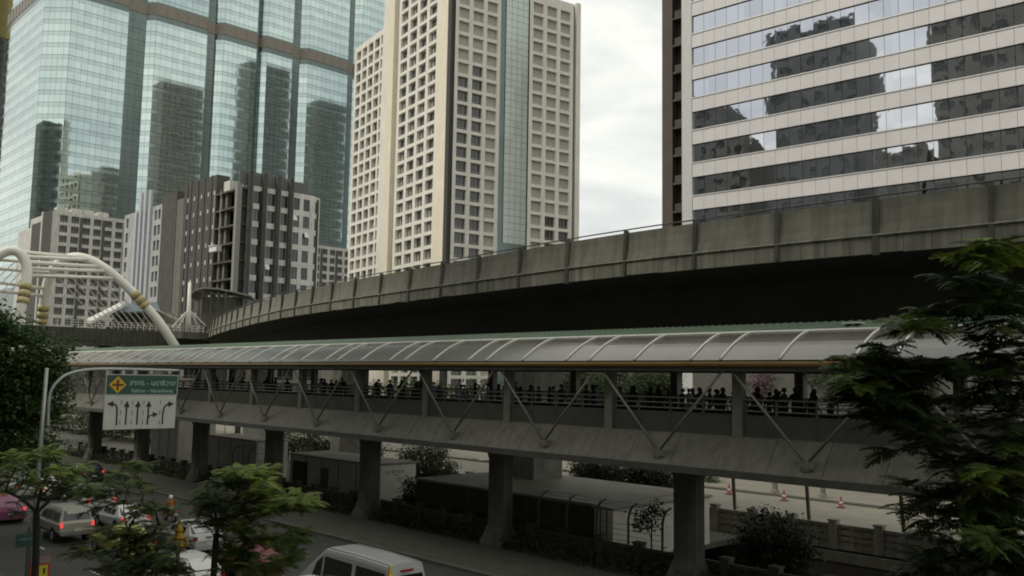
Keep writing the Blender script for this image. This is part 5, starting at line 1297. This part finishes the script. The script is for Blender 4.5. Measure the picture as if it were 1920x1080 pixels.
def leafy(name, label, base, blobs, n, size, m, rnd, trunk=None, group=None, cat='tree', flatn=None):
    """broad-leaved crown: thousands of leaf-sized faces clustered on twigs inside several blobs"""
    r = random.Random(rnd); T = thing(name, label, cat, base, group=group); v, f = [], []
    tot = sum(b[1][0]*b[1][1]*b[1][2] for b in blobs)
    for c, rad_ in blobs:
        k = int(n*rad_[0]*rad_[1]*rad_[2]/tot); ncl = max(6, k//26)
        for _ in range(ncl):
            while True:
                p = Vector((r.uniform(-1, 1), r.uniform(-1, 1), r.uniform(-1, 1)))
                if .3 < p.length < 1.0: break
            cc = Vector((c[0]+p.x*rad_[0], c[1]+p.y*rad_[1], c[2]+p.z*rad_[2])); cr_ = size*r.uniform(1.6, 3.2)
            for _ in range(k//ncl):
                q = cc+Vector((r.gauss(0, cr_*.55), r.gauss(0, cr_*.55), r.gauss(0, cr_*.35))); s = size*r.uniform(.6, 1.25)
                d = Vector((r.gauss(0, 1), r.gauss(0, 1), r.gauss(-.2, .5))).normalized(); w = d.cross(Vector((r.gauss(0, .5), r.gauss(0, .5), 1))).normalized()*.32*s
                i0 = len(v); v += [tuple(q), tuple(q+d*s*.5+w), tuple(q+d*s), tuple(q+d*s*.5-w)]; f.append((i0, i0+1, i0+2, i0+3))
    me_ = bpy.data.meshes.new('crown'); me_.from_pydata(v, [], f); me_.materials.append(m); place(me_, 'crown', T)
    g = MB(); b = Vector(base); tr_ = trunk or .12; top = Vector(blobs[0][0])
    g.tube(smooth([b, b.lerp(top, .5)+Vector((r.uniform(-.2, .2), r.uniform(-.2, .2), 0)), top], 4), [tr_*(1.1-.6*i/8) for i in range(9)], 7)
    for c, _ in blobs[1:]:
        a = b.lerp(top, .55); g.tube(smooth([a, a.lerp(Vector(c), .5)+Vector((0, 0, .2)), Vector(c)], 3), [tr_*.5*(1-.7*i/6) for i in range(7)], 5)
    g.build('trunk', M_BARK, T, smooth=True); return T
# big tree overhanging the road at the left
leafy('rain_tree', 'large dark leafy tree overhanging the road behind the sign pole', (-60, 8.6, .13), [((-59, 10.5, 9.2), (4, 4.5, 2.6)), ((-57, 14, 9.5), (3.0, 3.2, 2.6)), ((-57.5, 13.2, 11.5), (2.4, 2.0, 1.6)), ((-56, 15.2, 7.6), (2.6, 2.6, 2.0)), ((-55, 16.4, 9.4), (1.8, 1.6, 1.2)), ((-57, 12, 6.3), (3, 3, 1.8)), ((-56.5, 15, 4.9), (2.6, 2.4, 1.3)), ((-53.5, 15.8, 4.4), (1.6, 1.5, 1.2)), ((-58, 12, 4.6), (2.6, 2.6, 1.2))], 62000, .29, LEAF['rain'], 41, trunk=.4)
random.seed(44)
# trees on the far pavement, seen between the skywalk roof and rail
lab = ['broad leafy tree on the far pavement', 'tall leafy tree on the far pavement']
for i in range(13):
    px = 1000+70*i; Yf = 82+random.uniform(-2, 3); p = aty(px, 715, Yf); h = random.uniform(10.0, 12.5)
    leafy('street_tree', 'leafy street tree on the far pavement below the banded office tower', (p.x, Yf, .14), [((p.x, Yf, h-1.5), (2.6, 2.4, 2.2)), ((p.x+1.8, Yf-.6, h-2.6), (2, 1.8, 1.6)), ((p.x-1.6, Yf+.5, h-3), (2, 1.8, 1.5))], 4200, .30, LEAF['far'], 100+i, trunk=.18, group='street trees on the far pavement')
for i in range(12):
    px = 110+72*i; p = atd(px, 715, 178+random.uniform(-8, 8)); h = random.uniform(6, 10)
    leafy('distant_tree', 'small leafy tree far along the street beyond the skywalk', (p.x, p.y, 0), [((p.x, p.y, h-2), (4, 4, 2.4)), ((p.x+3, p.y+2, h-3), (3, 3, 2))], 900, .6, LEAF['far'], 150+i, trunk=.25, group='trees far along the street')
# shrubs around the canal
def shrub(label, px, py, Y, rx, rz_, n, rnd, m='bush', zb=0.0, name='shrub', size=.2):
    c = aty(px, py, Y); leafy(name, label, (c.x, Y, zb), [((c.x, Y, c.z), (rx, rx*.9, rz_)), ((c.x+rx*.6, Y-.3, c.z-.3*rz_), (rx*.7, rx*.6, rz_*.7)), ((c.x-rx*.6, Y+.2, c.z-.2*rz_), (rx*.7, rx*.6, rz_*.7))], n, size, LEAF[m], rnd, trunk=.06, cat='shrub', group=('tall shrubs past the farthest cabin' if rnd >= 330 else 'shrubs on the far bank beyond the cabins') if rnd >= 300 else None)
shrub('bushy shrub leaning over the canal before the pale balustrade', 1452, 1015, 38.5, 1.6, 1.5, 6000, 61, zb=-1.55)
shrub('dense dark shrub behind the shed and next to the viaduct column', 1120, 882, 48.8, 2.0, 1.0, 7500, 62)
shrub('dense dark shrub behind the pale store roof', 1215, 893, 48.8, 2.0, 1.1, 7500, 63)
shrub('leafy shrub between the pale cabin and the dark shed', 800, 870, 45.5, 2.6, 2.0, 9000, 64)
shrub('shrub in the shade close to the pale cabin corner', 775, 930, 38.5, .9, 1.6, 2500, 65)
shrub('round bush on the far median near the kerb', 1328, 897, 70.5, .9, .6, 900, 67, m='far', zb=.0)
for i in range(9):
    px = 395+36*i
    shrub('leafy shrub in the row on the far bank beyond the cabins', px, 812+4*i, 49.5, 2.2, 1.4, 1800, 300+i, m='bush', size=.28)
for i in range(8):
    shrub('tall leafy shrub in the shade past the farthest cabin', 118+34*i, 790+2*i, 46.5, 2.6, 2.0, 1900, 330+i, m='bush', size=.3)
# slim sapling in front of the pale store
c = aty(1222, 960, 34.9); leafy('sapling', 'slim sapling with drooping leaves in front of the pale store', (c.x, 34.9, .0), [((c.x, 34.9, 2.7), (.75, .5, .5)), ((c.x-.5, 34.9, 2.2), (.5, .4, .45))], 900, .16, LEAF['bush'], 71, trunk=.05)
# blossom tree seen through the skywalk
c = aty(1428, 716, 79); leafy('blossom_tree', 'small tree with pink blossom seen through the skywalk', (c.x, 79, .14), [((c.x, 79, c.z), (1.3, 1.1, 1.1))], 1200, .26, LEAF['pink'], 72, trunk=.1)
# low planting strip by the canal fence and grass verge across the far road
def strip(name, label, x0, x1, y0, y1, z, n, size, m, rnd, h=.5):
    r = random.Random(rnd); v, f = [], []
    for _ in range(n):
        q = Vector((r.uniform(x0, x1), r.uniform(y0, y1), z+abs(r.gauss(0, h*.5)))); d = Vector((r.gauss(0, 1), r.gauss(0, 1), r.gauss(.6, .5))).normalized(); w = d.orthogonal().normalized()*.3*size; s = size*r.uniform(.6, 1.3)
        i0 = len(v); v += [tuple(q), tuple(q+d*s*.5+w), tuple(q+d*s), tuple(q+d*s*.5-w)]; f.append((i0, i0+1, i0+2, i0+3))
    me_ = bpy.data.meshes.new(name); me_.from_pydata(v, [], f); me_.materials.append(m); o = place(me_, name); o['kind'] = 'stuff'; o['label'] = label; o['category'] = 'planting'; return o
strip('ground_cover', 'dark low ground cover along the canal fence', -104, -20, 33.0, 34.5, .1, 16000, .16, LEAF['bush'], 81, .7)
strip('verge_planting', 'low green planting beyond the far road', -110, -20, 77, 80, .1, 9000, .3, LEAF['far'], 82, .9)

# ================================================================ neighbouring buildings that the mirror glass reflects, plus blocks added for shade (behind and beside the viewpoint)
def off_view_block(label, x0, x1, y0, y1, z, wall, u_face, fl=3.4, bw=3.4, ww=2.0):
    T = thing('neighbour_tower', label, 'building', ((x0+x1)/2, (y0+y1)/2, 0))
    O_ = {'W': Vector((x0, y1, 0)), 'N': Vector((x1, y1, 0)), 'S': Vector((x0, y0, 0)), 'E': Vector((x1, y0, 0))}
    U_ = {'W': (Vector((0, -1, 0)), y1-y0), 'N': (Vector((-1, 0, 0)), x1-x0), 'S': (Vector((1, 0, 0)), x1-x0), 'E': (Vector((0, 1, 0)), y1-y0)}
    for fc in u_face:
        u_, L_ = U_[fc]; nb_ = max(2, int(L_/bw)); b_ = L_/nb_; nr = min(int((z-3)/fl), 290//nb_)
        facade(T, O_[fc], u_, (0, L_), (0, z), [(i*b_+(b_-ww)/2, i*b_+(b_+ww)/2) for i in range(nb_)], [(z-2.6-k*fl, z-.8-k*fl) for k in range(nr)], .3, wall, 'dark', 'wall')
    core(T, [(x0+.4, y0+.4), (x1-.4, y0+.4), (x1-.4, y1-.4), (x0+.4, y1-.4)], 0, z-.1, wall); return T
M_NB1 = mat('neighbour_grey', (.23, .235, .225), .8, var=.15, scale=.3); M_NB2 = mat('neighbour_brown', (.27, .255, .225), .8, var=.15, scale=.3)
def mirror_hit(px, py, O_, u_, dist):
    """where a point seen in a facade's reflection stands, dist metres beyond the glass"""
    n = Vector((u_[1], -u_[0], 0)); d = ray(px, py); t = (Vector(O_)-CAM).dot(n)/d.dot(n); p = CAM+d*t; r_ = d-2*d.dot(n)*n
    rh = Vector((r_.x, r_.y, 0)).length; return p+r_*(dist/rh)
REFL = []
def mirror_y(px, py, O_, u_, Y):
    n = Vector((u_[1], -u_[0], 0)); d = ray(px, py); t = (Vector(O_)-CAM).dot(n)/d.dot(n); p = CAM+d*t; r_ = d-2*d.dot(n)*n; return p+r_*((Y-p.y)/r_.y)
# the row of buildings on the near side of the street, behind the viewpoint; the banded office mirrors these, added blocks fill out the row for shade
O_, u_ = OFF; YN = -15
for (pl, pr, py, lab_, wl) in ((1447, 1600, 42, 'grey tower on the near side mirrored in the banded office windows', M_NB1), (1742, 1990, -10, 'brown tower on the near side mirrored in the banded office windows', M_NB2), (1270, 1338, 185, 'lower grey block on the near side mirrored at the office corner', M_NB1), (1339, 1392, 262, 'stepped brown block on the near side beside the lower grey block', M_NB2), (1655, 1741, 275, 'low brown block on the near side mirrored in the lower windows', M_NB2)):
    a = mirror_y(pl, py, O_, u_, YN); b = mirror_y(pr, py, O_, u_, YN)
    off_view_block(lab_, min(a.x, b.x), max(a.x, b.x), YN-22, YN, (a.z+b.z)/2, wl, 'N')
    print('NEAR', lab_, [round(v) for v in (min(a.x, b.x), max(a.x, b.x), (a.z+b.z)/2)])
xa = mirror_y(1990, 200, O_, u_, YN).x+.3
off_view_block('unseen grey block added behind the viewpoint to shade the street', xa, xa+34, YN-24, YN, 62, M_NB1, 'N')  # out of view, added to block sky and sun from the street
off_view_block('unseen brown block added beside the grey one to shade the street', xa+34.5, xa+70, YN-24, YN, 55, M_NB2, 'N')  # also out of view, added to keep the street in shade
xl = mirror_y(1270, 200, O_, u_, YN).x-.4
off_view_block('long unseen grey block added farther along the near side for shade', xl-60, xl, YN-24, YN+2, 40, M_NB1, 'N')  # unseen, lengthens the row that shades road and skywalk
for p0, p1 in ((1393, 1446), (1601, 1654)):
    x0 = mirror_y(p0, 300, O_, u_, YN).x; x1 = mirror_y(p1, 300, O_, u_, YN).x
    off_view_block('low block added on the near side to fill the shading row', x0+.1, x1-.1, YN-18, YN-1, 17, M_NB2, 'N', bw=2.6, ww=1.4)['group'] = 'low blocks added to the shading row'  # added fillers in the gaps of the shading row
# beyond the glass tower's mirror faces
uYv = Vector((0, 1, 0))
for (pl, pr, py, dist, lab_, wl) in ((300, 385, 160, 330, 'grey tower mirrored in the second bay of the glass tower', M_NB2), (460, 546, 125, 360, 'tall grey tower mirrored in the fourth bay of the glass tower', M_NB1), (585, 650, 195, 370, 'grey tower mirrored in the fifth bay of the glass tower', M_NB1), (190, 232, 315, 330, 'low block mirrored at the foot of the first glass bay', M_NB2)):
    a = mirror_hit(pl, py, EMP, uYv, dist); b = mirror_hit(pr, py, EMP, uYv, dist)
    xx = min(a.x, b.x); y0, y1 = min(a.y, b.y), max(a.y, b.y)
    off_view_block(lab_, xx, xx+22, y0, y1, (a.z+b.z)/2, wl, 'W')
    print('REFL', lab_, [round(q) for q in (xx, y0, y1, max(a.z, b.z))], [tuple(round(v) for v in proj((xx+dx, q, 60))) for dx in (0, 22) for q in (y0, y1)])
a = mirror_hit(80, 212, Och, uD, 90); b = mirror_hit(128, 240, Och, uD, 90); print('CH', a, b)
off_view_block('dark tower mirrored in the chamfered corner of the glass tower', min(a.x, b.x), max(a.x, b.x), min(a.y, b.y)-20, min(a.y, b.y), (a.z+b.z)/2, M_NB1, 'NE')
# low street blocks that close the view under the viaduct between the towers
def lowblock(label, px0, px1, D, h, wl):
    a = atd(px0, 715, D); b = atd(px1, 715, D); u2 = Vector((b.x-a.x, b.y-a.y, 0)); L_ = u2.length; u2.normalize(); a.z = 0
    T = thing('street_block', label, 'building', a); nb_ = max(2, int(L_/4))
    facade(T, a, u2, (0, L_), (0, h), [(i*L_/nb_+.7, (i+1)*L_/nb_-.7) for i in range(nb_)], [(z_, z_+1.9) for z_ in (1.0, 4.6, 8.2, 11.8) if z_+2.3 < h], .3, wl, 'dark', 'wall')
    n2 = Vector((u2.y, -u2.x, 0)); core(T, [a-n2*.4, b.xy.to_3d()-n2*.4, b.xy.to_3d()-n2*14, a-n2*14], 0, h-.2, wl)
lowblock('low grey street block beyond the far trees', 1060, 1190, 150, 13.5, mat('block_grey', (.09, .088, .078), .8, streak=.2))
lowblock('low tan street block beside the brown tower wing', 1192, 1330, 140, 12.5, mat('block_tan', (.11, .095, .075), .8, streak=.2))
lowblock('low dark street block behind the skywalk end', 60, 330, 190, 13, mat('block_dark', (.10, .1, .095), .8, streak=.2))
lowblock('low pale street block beneath the refurbished tower', 335, 600, 160, 11.5, mat('block_pale', (.3, .28, .24), .8, streak=.2))
unlocal()
